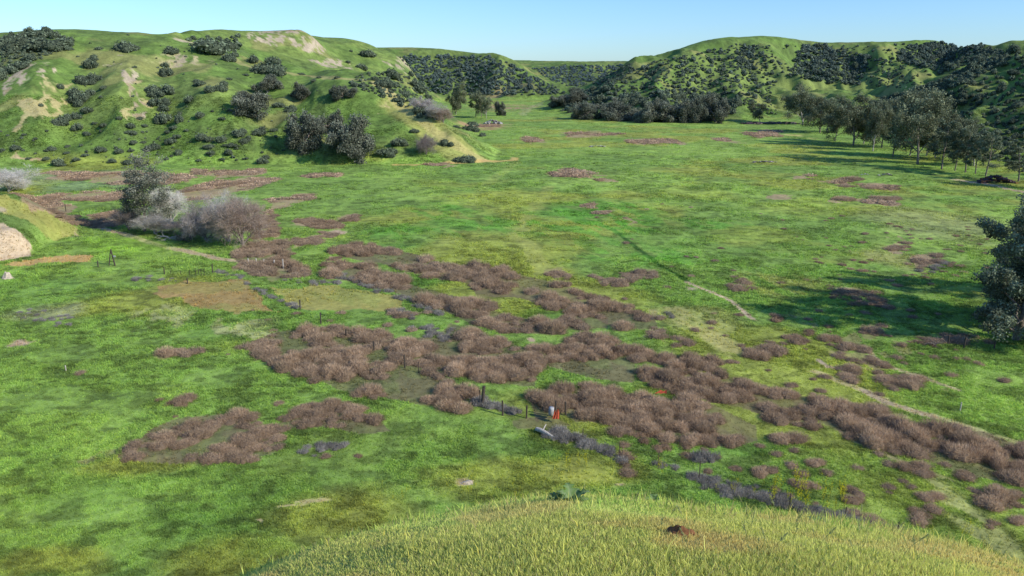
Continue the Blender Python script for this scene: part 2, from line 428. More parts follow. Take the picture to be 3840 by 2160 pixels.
P_line([(480,106),(520,118),(560,137),(600,157),(645,172),(720,183),(790,192),(860,197),(920,200)], 1.5, (.20,.20,.08), .7)
P_line([(950,208),(962,216),(985,235),(1010,262),(1060,300),(1100,335),(1140,362),(1180,388),(1215,405)], 2.0, (.30,.28,.12), .85)
P_line([(1000,262),(1050,292),(1110,345),(1170,392)], 6, (.26,.27,.07), .55)
P_line([(1000,415),(1120,412),(1230,406),(1290,404),(1300,398)], 1.6, (.34,.24,.08), .7)
P_line([(1368,256),(1330,272),(1312,290)], 3, (.20,.24,.10), .6)
P_line([(1300,408),(1240,450),(1200,490),(1160,560),(1110,615)], 1.5, (.19,.26,.05), .4)
P_line([(1385,470),(1350,520),(1320,580),(1340,640),(1375,690)], 1.5, (.21,.24,.05), .45)
P_blob(1330,595,35,38,(.20,.24,.05),.35); P_blob(1140,600,26,22,(.20,.25,.05),.35)
P_line([(205,562),(300,583),(350,598),(410,618),(470,630),(560,650),(640,665),(720,680)], .75, C_DIRT, .8, .2)
P_line([(1722,708),(1790,737),(1835,757),(1866,782),(1893,802)], .35, (.52,.45,.31), .95)
P_line([(1893,802),(1960,822),(2010,845),(2090,885)], .4, (.33,.29,.15), .7, .3)
P_line([(1545,575),(1590,615),(1640,658),(1722,706)], .45, (.030,.10,.012), .9)
P_line([(1900,880),(1980,915),(2060,935),(2120,960),(2230,1005)], .5, (.34,.29,.17), .6, .35)
P_line([(2060,905),(2085,922),(2105,926)], .3, (.50,.43,.31), .9)
P_line([(2180,870),(2212,905),(2240,922),(2330,950),(2420,985)], .35, (.40,.35,.22), .7, .2)
P_line([(2180,985),(2240,1015),(2300,1035),(2352,1050)], .45, (.46,.40,.27), .9, .2)
P_line([(2352,1050),(2440,1078),(2576,1125)], .4, (.30,.26,.14), .6, .4)
P_line([(1690,780),(1740,815),(1800,850),(1870,890)], 1.5, (.27,.24,.11), .5, .4)
P_line([(2070,1050),(2130,1100),(2230,1140),(2300,1180),(2400,1210),(2520,1235),(2620,1260)], .3, (.12,.10,.06), .6, .35)
P_line([(2395,452),(2470,462),(2576,485)], 1.0, C_DIRT, .8, .2)
P_blob(2005,343,22,4,(.42,.40,.14),.6); P_blob(1735,728,14,5,C_CHALK,.9)
for a in [(1178,1215,22,10),(1555,1217,16,6),(65,866,17,5),(845,584,22,4),(1323,857,14,4),(1110,672,12,3),(775,1255,50,5),(720,1265,40,4),(640,1300,16,4),(2140,735,22,6)]:
    P_blob(*a, (.50,.39,.29), .9, .15)
P_blob(2500,1400,60,12,(.20,.18,.10),.4,.5)
for a in [(860,1285,230,60),(1290,1205,260,55),(600,1400,190,60),(330,1185,140,25),(120,1420,160,30),(1500,1180,150,40)]: P_blob(*a, C_OLIVE, .5)
for a in [(500,1320,150,50),(640,1240,160,35),(180,1250,170,50),(60,1160,100,50),(80,740,160,40),(90,700,140,25),(260,700,120,20),(450,1300,120,30),(650,1370,60,20)]: P_blob(*a, C_LUSH, .25)
P_blob(120,790,80,24,(.16,.19,.09),.75,.2)
for a in [(590,800,110,18),(620,830,120,16),(420,790,80,20)]: P_blob(*a, (.24,.25,.12), .6, .4)
for a in [(960,620,120,10),(1050,710,100,14),(1400,790,110,18),(720,630,60,12),(1500,980,60,12),(1900,1130,120,25),(1180,800,60,20)]: P_blob(*a, C_LUSH, .7, .1)
for a in [(1450,560,160,50),(1200,570,110,30),(1000,580,90,22),(1100,530,100,20),(1600,640,150,30),(1550,540,120,40),(1800,560,100,20)]: P_blob(*a, (.07,.22,.018), .7, .3)
for a in [(1250,500,180,18),(1150,460,120,10),(2050,520,150,25),(1900,590,120,20),(1750,490,110,16)]: P_blob(*a, (.19,.26,.03), .6, .2)
P_blob(2350,560,150,50,(.17,.22,.07),.75); P_blob(2250,650,90,30,(.20,.22,.07),.6,.2); P_blob(1960,720,120,35,(.22,.23,.06),.5,.3); P_blob(1750,800,110,30,(.22,.23,.07),.6,.2)
P_blob(1230,318,55,8,(.22,.12,.08),.85,.1); P_blob(1240,244,80,4,(.20,.13,.08),.8,.2); P_blob(1270,270,75,9,(.20,.13,.09),.8,.3); P_blob(1780,300,120,5,(.19,.14,.09),.5,.4)
P_blob(2100,228,170,20,(.13,.19,.045),.8); P_blob(1990,270,70,25,(.15,.20,.05),.7); P_blob(1500,262,70,10,(.14,.27,.04),.0)
P_blob(100,445,140,18,(.17,.23,.12),.6,.1); P_blob(200,470,90,8,(.13,.21,.10),.6)
P_blob(270,560,120,22,C_BRIGHT,.0); P_blob(330,610,120,22,(.13,.27,.02),.7)

BRUSH = {  # outlines of the dry brush thickets
 'beside the bare trees': [(590,640),(620,612),(700,602),(735,622),(722,660),(790,682),(770,700),(690,698),(600,672)],
 'in the upper strand of the creek line': [(840,620),(930,615),(1040,640),(1130,675),(1250,680),(1340,700),(1420,720),(1480,745),(1560,775),(1650,800),(1660,830),(1560,830),(1470,790),(1380,775),(1300,752),(1200,747),(1180,715),(1090,702),(960,667),(850,642)],
 'in the lower strand of the creek line': [(825,670),(890,665),(1000,700),(1060,725),(1160,750),(1260,790),(1350,805),(1405,825),(1390,842),(1290,838),(1200,822),(1120,790),(1050,762),(980,732),(900,712),(830,697)],
 'in the round mound at the gap of the creek line': [(1400,800),(1430,785),(1470,795),(1530,800),(1530,825),(1440,830),(1400,825)],
 'in the broad central thicket': [(630,862),(700,830),(850,822),(1000,852),(1060,870),(1100,930),(1175,1000),(1165,1040),(1060,1022),(950,1000),(850,980),(790,950),(700,922),(640,892)],
 'in the thicket right of the tall fence posts': [(1000,850),(1150,850),(1250,860),(1350,880),(1358,915),(1340,975),(1220,962),(1130,950),(1060,900)],
 'at the foot of the lower strand': [(1130,815),(1220,840),(1240,855),(1180,860),(1100,850)],
 'in the tall mound right of the valley centre': [(1360,885),(1460,842),(1520,860),(1600,890),(1590,960),(1500,955),(1380,922)],
 'in the low run right of the tall mound': [(1560,870),(1640,888),(1780,900),(1860,905),(1780,925),(1700,930),(1610,905)],
 'in the thicket behind the gate posts': [(1330,1002),(1400,985),(1500,970),(1600,990),(1700,1000),(1800,1020),(1900,1070),(1905,1110),(1850,1128),(1700,1112),(1560,1092),(1530,1062),(1450,1062),(1420,1042),(1350,1060)],
 'in the diagonal thicket running to the right': [(1600,935),(1700,930),(1800,940),(1920,965),(2050,1015),(2052,1080),(1960,1062),(1880,1030),(1750,1000),(1650,975)],
 'in the thicket running out at the right edge': [(2040,1000),(2130,1010),(2230,1042),(2310,1080),(2480,1090),(2620,1150),(2620,1240),(2480,1205),(2380,1182),(2280,1132),(2160,1112),(2060,1062)],
 'in the near patch at the lower left': [(290,1152),(380,1082),(450,1052),(600,1037),(640,1060),(720,1102),(680,1142),(600,1162),(450,1172),(350,1167)],
 'in the small near patch below the central thicket': [(690,1072),(760,1017),(870,1022),(950,1062),(980,1087),(900,1092),(820,1077),(740,1082)],
 'in front of the gate posts': [(1285,1060),(1330,1048),(1400,1050),(1440,1070),(1400,1080),(1300,1075)],
}
for k, pts in BRUSH.items(): P_poly(pts, (.085,.072,.045), .851, .2)
FARB = [ # low far patches
 [(90,432),(350,438),(478,440),(460,460),(300,464),(180,450)], [(480,424),(680,424),(640,440),(500,440)], [(430,482),(520,460),(660,445),(692,458),(600,480),(560,502),(470,502)],
 [(100,490),(300,480),(320,500),(150,506)], [(20,486),(120,496),(200,550),(290,560),(250,572),(150,556),(60,515)], [(680,502),(800,490),(802,505),(700,516)],
 [(690,520),(700,590),(640,600),(600,560)], [(230,540),(300,530),(330,560),(250,575)],
 [(1390,432),(1440,424),(1500,436),(1470,448),(1410,444)], [(1495,448),(1530,448),(1528,456),(1500,455)],
 [(1310,347),(1345,343),(1362,353),(1325,358)], [(1570,352),(1695,350),(1700,362),(1600,361)], [(1420,335),(1480,333),(1560,337),(1500,342),(1430,342)],
 [(1880,335),(1960,328),(1968,345),(1890,345)], [(1780,345),(1830,350),(1840,358),(1800,355)],
 [(2100,462),(2160,445),(2165,465),(2110,475)], [(2175,460),(2235,465),(2230,478),(2180,475)],[(2080,500),(2150,490),(2155,500),(2090,510)],[(2175,492),(2240,500),(2235,515),(2175,508)],
 [(1925,488),(1965,486),(1965,498),(1930,498)], [(1455,518),(1495,514),(1500,526),(1460,528)],[(1495,530),(1535,530),(1530,540),(1500,540)],[(1560,549),(1580,548),(1580,556),(1562,556)],
 [(2010,445),(2045,441),(2045,452),(2012,452)],[(2250,620),(2300,605),(2300,635),(2255,640)],[(2300,655),(2370,640),(2360,670),(2310,680)],
 [(740,550),(790,548),(850,562),(862,575),(820,580),(750,558)], [(790,585),(840,585),(840,598),(800,598)], [(720,600),(790,598),(800,615),(740,615)], [(830,648),(875,648),(870,662),(835,662)],
 [(780,436),(850,433),(850,445),(790,444)], [(1060,408),(1130,410),(1120,416),(1065,415)], [(1195,310),(1255,312),(1250,322),(1200,322)], [(860,545),(900,540),(905,560),(870,560)],
]
MIDB = [
 [(2070,850),(2150,838),(2190,880),(2240,930),(2180,927),(2100,890)], [(2240,892),(2330,850),(2430,840),(2440,862),(2340,892),(2260,902)],
 [(2070,740),(2150,728),(2215,738),(2220,770),(2140,772),(2090,760)], [(2225,960),(2290,940),(2345,965),(2330,990),(2250,985)], [(2340,995),(2430,1000),(2440,1025),(2360,1020)],
 [(1820,715),(1885,705),(1890,730),(1840,735)], [(1560,690),(1640,677),(1650,700),(1590,712)], [(1490,695),(1560,705),(1580,722),(1520,722)], [(1370,685),(1440,680),(1430,705),(1380,705)],
 [(1870,870),(1950,860),(1960,890),(1890,900)], [(1975,845),(2030,850),(2020,868),(1980,865)], [(1670,845),(1740,850),(1730,875),(1680,870)],[(1480,755),(1540,765),(1620,800),(1560,800)],
 [(1605,790),(1665,785),(1670,810),(1620,812)], [(1640,825),(1690,830),(1680,850),(1640,845)],[(2120,925),(2180,935),(2170,960),(2130,955)],[(2250,1168),(2340,1165),(2340,1200),(2270,1200)],[(2430,1235),(2500,1240),(2540,1265),(2470,1275)],
 [(1935,790),(2000,795),(1990,815),(1945,812)],[(2010,820),(2055,822),(2050,845),(2015,842)],[(2165,840),(2215,832),(2215,855),(2175,858)],[(2170,905),(2240,920),(2230,945),(2180,935)],
 [(2075,1010),(2060,990),(2010,985),(2030,1010)],[(1630,1070),(1700,1130),(1640,1130),(1600,1100)],[(1900,1100),(1980,1085),(2010,1110),(1930,1125)],[(445,1002),(505,1000),(500,1022),(450,1022)],[(412,880),(470,878),(512,885),(480,895),(420,893)],
 [(2185,1040),(2160,1020),(2120,1015),(2140,1040)],[(210,1150),(280,1140),(270,1165),(220,1165)],[(630,680),(800,685),(790,700),(640,695)],[(600,655),(700,665),(690,680),(610,672)],[(975,780),(1060,785),(1040,800),(990,795)],
]
FILLS = [([(1388,264),(1430,240),(1480,226),(1540,222),(1600,232),(1680,226),(1740,238),(1800,248),(1862,262),(1870,276),(1800,300),(1700,306),(1600,302),(1500,300),(1435,292)], 290, 10, 38, 1),
 ([(1000,140),(1230,143),(1290,162),(1370,205),(1425,236),(1330,240),(1100,238),(1060,225),(1046,190)], 750, 7, 15, 2),
 ([(1335,172),(1440,166),(1590,164),(1600,175),(1540,218),(1480,212),(1450,225),(1390,205)], 420, 6, 11, 3),
 ([(1852,128),(1900,116),(1890,150),(1895,175),(1850,175),(1858,150)], 60, 9, 17, 4),
 ([(2000,140),(2020,114),(2070,116),(2110,128),(2190,142),(2182,165),(2160,218),(2080,208),(1980,192),(1995,165)], 330, 9, 22, 5),
 ([(2245,140),(2290,115),(2350,108),(2440,100),(2520,132),(2440,160),(2370,186),(2310,165),(2260,160)], 380, 9, 20, 6),
 ([(2576,128),(2700,150),(2700,520),(2576,465),(2500,430),(2400,330),(2270,300),(2175,262),(2270,237),(2360,207),(2440,168),(2517,135)], 430, 12, 42, 7),
 ([(2180,262),(2270,236),(2360,206),(2470,150),(2520,134),(2540,150),(2450,200),(2330,245),(2230,268)], 200, 10, 22, 17),
 ([(1470,232),(1560,196),(1650,152),(1720,142),(1790,127),(1860,110),(1920,116),(1985,168),(1960,200),(1940,225),(1955,290),(1870,270),(1800,245),(1700,225),(1600,230)], 560, 6, 20, 8),
 ([(1900,116),(2290,112),(2360,186),(2240,205),(2200,150),(2100,125),(1990,120),(1940,130)], 110, 5, 12, 9),
 ([(2180,148),(2260,160),(2300,190),(2320,212),(2260,222),(2190,218),(2170,190)], 80, 5, 12, 10),
 ([(880,215),(1000,260),(1060,300),(1100,300),(1075,240),(1040,190),(960,180),(900,190)], 130, 8, 22, 11),
 ([(1640,236),(1740,225),(1850,262),(1700,262)], 60, 12, 26, 12),
 ([(0,330),(700,330),(720,412),(0,412)], 90, 5, 13, 13),
 ([(0,110),(180,112),(120,140),(0,200)], 60, 14, 30, 14),
 ([(180,82),(420,90),(600,160),(800,210),(800,380),(200,330)], 70, 5, 11, 15),
 ([(0,97),(60,80),(120,76),(190,106),(180,126),(60,134),(0,140)], 50, 20, 42, 18),
 ([(470,96),(600,92),(600,128),(520,140),(480,122)], 30, 14, 26, 16),
]

for f_ in FILLS:
    if f_[4] in (1,2,3,4,5,6,14,16,17): P_poly(f_[0], (.05,.08,.03), .45, .2)
for p in FARB: P_poly(p, (.19,.135,.095), .8, .2)
for p in MIDB: P_poly(p, (.15,.13,.065), .6, .3)

def zone(x, y):
    """0 on the valley floor .. 1 on the hills"""
    return np.clip((hgt(x, y)-1.2)/2.5, 0, 1)*(np.hypot(x, y) > 60)

def ground_colour(x, y, z=None):
    r = np.hypot(x, y)
    base = np.array([.115, .215, .034]); C = np.empty(x.shape+(3,)); C[...] = base
    def mixc(c, m):
        C[...] = C*(1-m[..., None])+np.array(c)*m[..., None]
    n1 = fbm(x, y, 45, 4, 101); n2 = fbm(x, y, 14, 4, 102); n3 = fbm(x*1.0, y*.6, 3.2, 4, 103); n4 = fbm(x, y, .9, 2, 104)
    mixc((.15, .26, .038), sstep(.42, .66, n1)*.8)
    mixc(C_LUSH, sstep(.5, .74, n2)*.28)
    mixc(C_OLIVE, sstep(.52, .70, fbm(x, y, 24, 4, 105))*.5)
    hz = zone(x, y)
    n5 = fbm(x, y, 9, 4, 106)
    Hc = np.empty_like(C); Hc[...] = (.085, .165, .028)
    for c, m in [((.12,.19,.038), sstep(.45,.62,n1)*.8), ((.07,.125,.03), sstep(.5,.65,n5)*.7), ((.20,.19,.07), sstep(.60,.72,fbm(x, y, 20, 4, 107))*.45)]:
        Hc = Hc*(1-m[...,None])+np.array(c)*m[...,None]
    C[...] = C*(1-hz[...,None])+Hc*hz[...,None]
    wx, wy = warp(x, y)
    SH = x.shape; C = C.reshape(-1, 3); x0, y0, wx0, wy0, r0 = [np.ascontiguousarray(t).ravel() for t in (x, y, wx, wy, r)]
    sk0 = fbm(x0+wy0*.3, y0*.45, 2.4, 4, 201)
    for kind, d, col, s, streak in PAINT:
        if s <= 0: continue
        if kind == 'p': bx = (d[0].min(), d[0].max(), d[1].min(), d[1].max(), 0)
        elif kind == 'b': bx = (d[0]-d[2]*1.4, d[0]+d[2]*1.4, d[1]-d[3]*1.4, d[1]+d[3]*1.4, 0)
        else: bx = (d[0].min(), d[0].max(), d[1].min(), d[1].max(), d[2]*3+2)
        pad = bx[4]+.09*math.hypot(max(abs(bx[0]), abs(bx[1])), bx[3])
        I = np.nonzero((x0 > bx[0]-pad) & (x0 < bx[1]+pad) & (y0 > bx[2]-pad) & (y0 < bx[3]+pad))[0]
        if not len(I): continue
        x, y, wx, wy, r = x0[I], y0[I], wx0[I], wy0[I], r0[I]
        if s in (1.0, .851): wx, wy = x+(wx-x)*.2, y+(wy-y)*.2
        if kind == 'p':
            m = in_poly(d, wx, wy).astype(float)
        elif kind == 'b':
            q = ((wx-d[0])/d[2])**2+((wy-d[1])/d[3])**2
            m = 1-sstep(.10, 1.7, q)
        else:
            lx, ly, wd = d
            bb = (x > lx.min()-wd*3) & (x < lx.max()+wd*3) & (y > ly.min()-wd*3) & (y < ly.max()+wd*3)
            m = np.zeros(x.shape)
            if bb.any():
                qx = .7*x[bb]+.3*wx[bb]; qy = .85*y[bb]+.15*wy[bb]; dm = np.full(qx.shape, 1e9)
                for i in range(len(lx)-1):
                    ex, ey = lx[i+1]-lx[i], ly[i+1]-ly[i]; ll = ex*ex+ey*ey+1e-9
                    t = np.clip(((qx-lx[i])*ex+(qy-ly[i])*ey)/ll, 0, 1)
                    dm = np.minimum(dm, (qx-lx[i]-t*ex)**2+(qy-ly[i]-t*ey)**2)
                dm = np.sqrt(dm)
                # a track never thinner than what the ground mesh can carry
                wloc = np.maximum(wd, r[bb]*.0022)
                m[bb] = 1-sstep(.6, 1.3, dm/wloc)
        if streak:
            if not m.any(): continue
            sk = sstep(.5-.02, .5+.08, sk0[I]+ (0.12-streak*.25))
            m = m*(1-streak+streak*sk) if streak < .3 else m*sk
        m = m*s
        C[I] = C[I]*(1-m[:, None])+np.array(col)*m[:, None]
    C = C.reshape(SH+(3,)); r = r0.reshape(SH); x = x0.reshape(SH); y = y0.reshape(SH)
    # knoll: dry yellow green
    kk = 1-sstep(13, 24, r)
    Kc = np.empty_like(C); Kc[...] = (.20, .235, .05)
    a = sstep(.45, .62, fbm(x, y, 1.6, 3, 301)); Kc = Kc*(1-a[...,None]*.7)+np.array((.15,.23,.045))*a[...,None]*.85
    a = sstep(.46, .60, fbm(x, y, .9, 3, 302)); Kc = Kc*(1-a[...,None]*.6)+np.array((.27,.20,.075))*a[...,None]*.6
    C[...] = C*(1-kk[...,None])+Kc*kk[...,None]
    C *= (1+(n3-.5)*.5)[...,None]*(1+(n4-.5)*.25*(r < 120))[...,None]
    fl = sstep(.50, .66, fbm(x, y*1.5, 1.5, 3, 401))*(.65+.35*(r < 260))*(1-kk)
    fl2 = sstep(.50, .64, fbm(x, y*1.3, 4.5, 3, 402))*(.25+.75*(sstep(70, 130, r)))*(1-kk)
    fl0 = sstep(.50, .62, fbm(x, y, .55, 2, 404))*(r < 110)*(1-kk)
    fl3 = sstep(.52, .66, fbm(x, y*1.2, 10, 3, 403))*(r > 120)
    gr = sstep(1.05, 1.4, C[..., 1]/(C[..., 0]+1e-6))
    dk = (1-gr*.38*fl)*(1-gr*.18*fl2)*(1-gr*.20*fl0)*(1-gr*.12*fl3)  # shadowed gaps in the grass, painted into the colour as dark flecks
    C = C*dk[..., None]*np.stack([1+.12*(1-dk)*0+0*dk, 1+0*dk, .95+.35*(1-dk)], -1)
    lum = C.mean(-1); k = 1.98-.98*sstep(.17, .30, lum)
    C = C*(k*(1-.12*hz*(1-kk))*(1+.0*(1-sstep(90, 170, r))*(1-kk)*gr))[..., None]
    g_ = C.mean(-1, keepdims=True); C = C*.85+g_*.15
    C = C*np.array([1.10, .98, .9])
    return np.clip(C, .01, .60)

# ------------------------------------------------------------------ the ground sheet (all round, finer in front)
def build_ground():
    azb = np.concatenate([COL_A, np.linspace(A1, 2*pi+A0, 90)[1:]])
    NA2 = len(azb)
    h = np.empty((NL, NA2)); h[:, :NA] = TAB
    back = azb[NA:]
    g1, g2 = np.meshgrid(back, ROW_L)
    w_ = ((back-A1)/(2*pi+A0-A1))
    edge = TAB[:, -1:]*(1-w_)+TAB[:, :1]*w_
    azn = np.arctan2(np.sin(g1), np.cos(g1))
    kb = knoll(azn, np.exp(g2)); kb = np.maximum(kb, np.interp(np.exp(g2), [0, 20, 60, 150, 3000], [20, 14, 8, 6, 8])+6*fbm(np.exp(g2)*np.sin(g1), np.exp(g2)*np.cos(g1), 60, 3, 9)-3)
    ed = np.minimum(w_, 1-w_)
    f = sstep(0, .12, ed)[None, :]
    h[:, NA:] = edge*(1-f)+kb*f
    idx = np.arange(NL*NA2).reshape(NL, NA2); nxt = np.roll(idx, -1, axis=1)
    GA2, GL2 = np.meshgrid(azb, ROW_L)
    X = np.exp(GL2)*np.sin(GA2); Yw = np.exp(GL2)*np.cos(GA2)
    C = np.empty((NL, NA2, 3))
    C[:, :NA] = ground_colour(X[:, :NA], Yw[:, :NA])
    C[:, NA:] = (.15, .25, .045)
    C[:, NA:] *= (.7+.6*fbm(X[:, NA:], Yw[:, NA:], 12, 3, 77))[..., None]
    F = np.stack([idx[:-1], nxt[:-1], nxt[1:], idx[1:]], -1).reshape(-1, 4)
    V = np.stack([X, Yw, h], -1).reshape(-1, 3)
    V = np.concatenate([V, [[0, 0, EYE-1.62]]]); C = np.concatenate([C.reshape(-1, 3), [[.2, .2, .05]]])
    cap = np.stack([np.full(NA2, len(V)-1), nxt[0], idx[0]], -1)
    me = mesh_np('ground', V, [F[:, ::-1], cap[:, ::-1]], M_GROUND, C, smooth=True)
    return tag(link('ground', me), kind='structure')
build_ground()
# ------------------------------------------------------------------ plant building blocks
def unit(v): return v/(np.linalg.norm(v, axis=-1, keepdims=True)+1e-9)
def rdirs(n, g): return unit(g.normal(size=(n, 3)))

def tri_spikes(P, D, Ln, Wd, col, g, tipcol=None):
    """thin triangles from P along D"""
    n = len(P); side = unit(np.cross(D, rdirs(n, g)))*np.asarray(Wd).reshape(-1, 1)*.5
    V = np.stack([P-side, P+side, P+D*np.asarray(Ln).reshape(-1, 1)], 1).reshape(-1, 3)
    C = np.repeat(col, 3, axis=0)
    if tipcol is not None: C[2::3] = tipcol
    return V, np.arange(3*n).reshape(-1, 3), C

def quad_leaves(P, Nn, S, col, g, aspect=1.0):
    n = len(P); t = unit(np.cross(Nn, rdirs(n, g))); b = np.cross(Nn, t)
    S = np.asarray(S).reshape(-1, 1); t = t*S*aspect; b = b*S
    V = np.stack([P-t*.5, P-b*.5+t*.1, P+t*.5, P+b*.5-t*.1], 1).reshape(-1, 3)
    return V, np.arange(4*n).reshape(-1, 4), np.repeat(col, 4, axis=0)

def dome_core(rx, ry, rz, seed, col, c=(0,0,0), nu=12, nv=7, low=-.15):
    u = np.linspace(0, 2*pi, nu, endpoint=False); v = np.linspace(low, pi/2, nv)
    U, Vv = np.meshgrid(u, v)
    k = .85+.3*vn(U*1.9+seed*3.1, Vv*2.3+seed, seed)
    k[:, :] = .85+.3*vn(np.cos(U)*2+seed*3.1+5, np.sin(U)*2+Vv*2+seed, seed)
    X = rx*np.cos(Vv)*np.cos(U)*k+c[0]; Y = ry*np.cos(Vv)*np.sin(U)*k+c[1]; Z = rz*np.sin(Vv)*k+c[2]
    P = np.stack([X, Y, Z], -1).reshape(-1, 3)
    i = np.arange(nu*nv).reshape(nv, nu); n = np.roll(i, -1, 1)
    F = np.stack([i[:-1], n[:-1], n[1:], i[1:]], -1).reshape(-1, 4)
    return P, F, np.tile(np.array(col, float), (len(P), 1))

def merge(parts):
    Vs, T, Q, Cs = [], [], [], []; o = 0
    for V, F, C in parts:
        (T if F.shape[1] == 3 else Q).append(F+o); Vs.append(V); Cs.append(C); o += len(V)
    return np.concatenate(Vs), [np.concatenate(a) if a else np.zeros((0, 3 if k == 0 else 4), int) for k, a in enumerate((T, Q))], np.concatenate(Cs)

BR = np.array((.51, .37, .245))
def brush_geo(seed, ntw=900, twig=.26, wid=.028, hz=.8, lobes=4, hue=BR):
    g = np.random.default_rng(seed); parts = []
    L = [(0, 0, 1.0, hz)]+[(g.uniform(-.65, .65), g.uniform(-.65, .65), g.uniform(.45, .7), hz*g.uniform(.55, .85)) for _ in range(lobes)]
    for k, (cx, cy, r, h) in enumerate(L):
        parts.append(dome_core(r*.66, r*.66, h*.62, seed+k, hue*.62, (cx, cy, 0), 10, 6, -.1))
        n = int(ntw*(r*r)/(1+.35*lobes))+20
        th = g.uniform(0, 2*pi, n); sz = g.uniform(-.05, 1, n); cz = np.sqrt(np.clip(1-sz*sz, 0, 1))
        d = np.stack([cz*np.cos(th), cz*np.sin(th), sz], 1)
        k2 = g.uniform(.48, .92, (n, 1))
        P = d*np.array([r, r, h])*k2+np.array([cx, cy, 0])
        D = unit(d*np.array([.8, .8, .8])+np.array([0, 0, .7])+g.normal(size=(n, 3))*.36)
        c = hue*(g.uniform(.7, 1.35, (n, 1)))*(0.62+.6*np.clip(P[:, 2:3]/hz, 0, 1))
        parts.append(tri_spikes(P, D, twig*g.uniform(.6, 1.3, n), wid*g.uniform(.7, 1.4, n), c, g, None))
    return merge(parts)

def shrub_geo(seed, nl=900, leaf=.11, lobes=6, hz=.75, hue=(.135, .17, .11), core=True, spread=.62):
    g = np.random.default_rng(seed); hue = np.array(hue); parts = []
    L = [(0, 0, hz*.25, .62, hz*.7)]+[(g.uniform(-spread, spread), g.uniform(-spread, spread), g.uniform(.05, .5)*hz, g.uniform(.28, .48), hz*g.uniform(.3, .5)) for _ in range(lobes)]
    tot = sum(l[3]**2 for l in L)
    for k, (cx, cy, cz, r, h) in enumerate(L):
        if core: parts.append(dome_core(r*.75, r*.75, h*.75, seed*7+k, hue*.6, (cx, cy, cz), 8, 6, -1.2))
        n = int(nl*r*r/tot)+8
        d = rdirs(n, g); P = d*np.array([r, r, h])*g.uniform(.72, 1.06, (n, 1))+np.array([cx, cy, cz])
        keep = P[:, 2] > -.02; P, d = P[keep], d[keep]; n = len(P)
        Nn = unit(d*.8+g.normal(size=(n, 3))*.55)
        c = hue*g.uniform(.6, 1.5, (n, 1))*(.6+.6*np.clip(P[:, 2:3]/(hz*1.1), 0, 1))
        c = c+np.where(g.uniform(size=(n, 1)) < .12, hue*.8, 0)
        parts.append(quad_leaves(P, Nn, leaf*g.uniform(.6, 1.4, n), c, g))
    return merge(parts)

def scatter_merge(name, variants, vi, X, Y, Z, S, R, tint, m):
    """one mesh holding many transformed copies (for what nobody could count)"""
    allv, allt, allq, allc = [], [], [], []; off = 0
    for k, (V, (T, Q), C) in enumerate(variants):
        s = np.nonzero(vi == k)[0]
        if not len(s): continue
        c, sn = np.cos(R[s])[:, None], np.sin(R[s])[:, None]
        sx = S[s] if S.ndim == 2 else np.stack([S[s]]*3, 1)
        vx, vy, vz = V[None, :, 0]*sx[:, :1], V[None, :, 1]*sx[:, 1:2], V[None, :, 2]*sx[:, 2:]
        W = np.stack([vx*c-vy*sn+X[s][:, None], vx*sn+vy*c+Y[s][:, None], vz+Z[s][:, None]], -1).reshape(-1, 3)
        nv = len(V); o = off+np.arange(len(s))*nv
        if len(T): allt.append((T[None]+o[:, None, None]).reshape(-1, 3))
        if len(Q): allq.append((Q[None]+o[:, None, None]).reshape(-1, 4))
        allc.append((C[None]*tint[s][:, None, :]).reshape(-1, 3)); allv.append(W); off += len(W)
    F = ([np.concatenate(allt)] if allt else [])+([np.concatenate(allq)] if allq else [])
    return mesh_np(name, np.concatenate(allv), F, m, np.concatenate(allc))

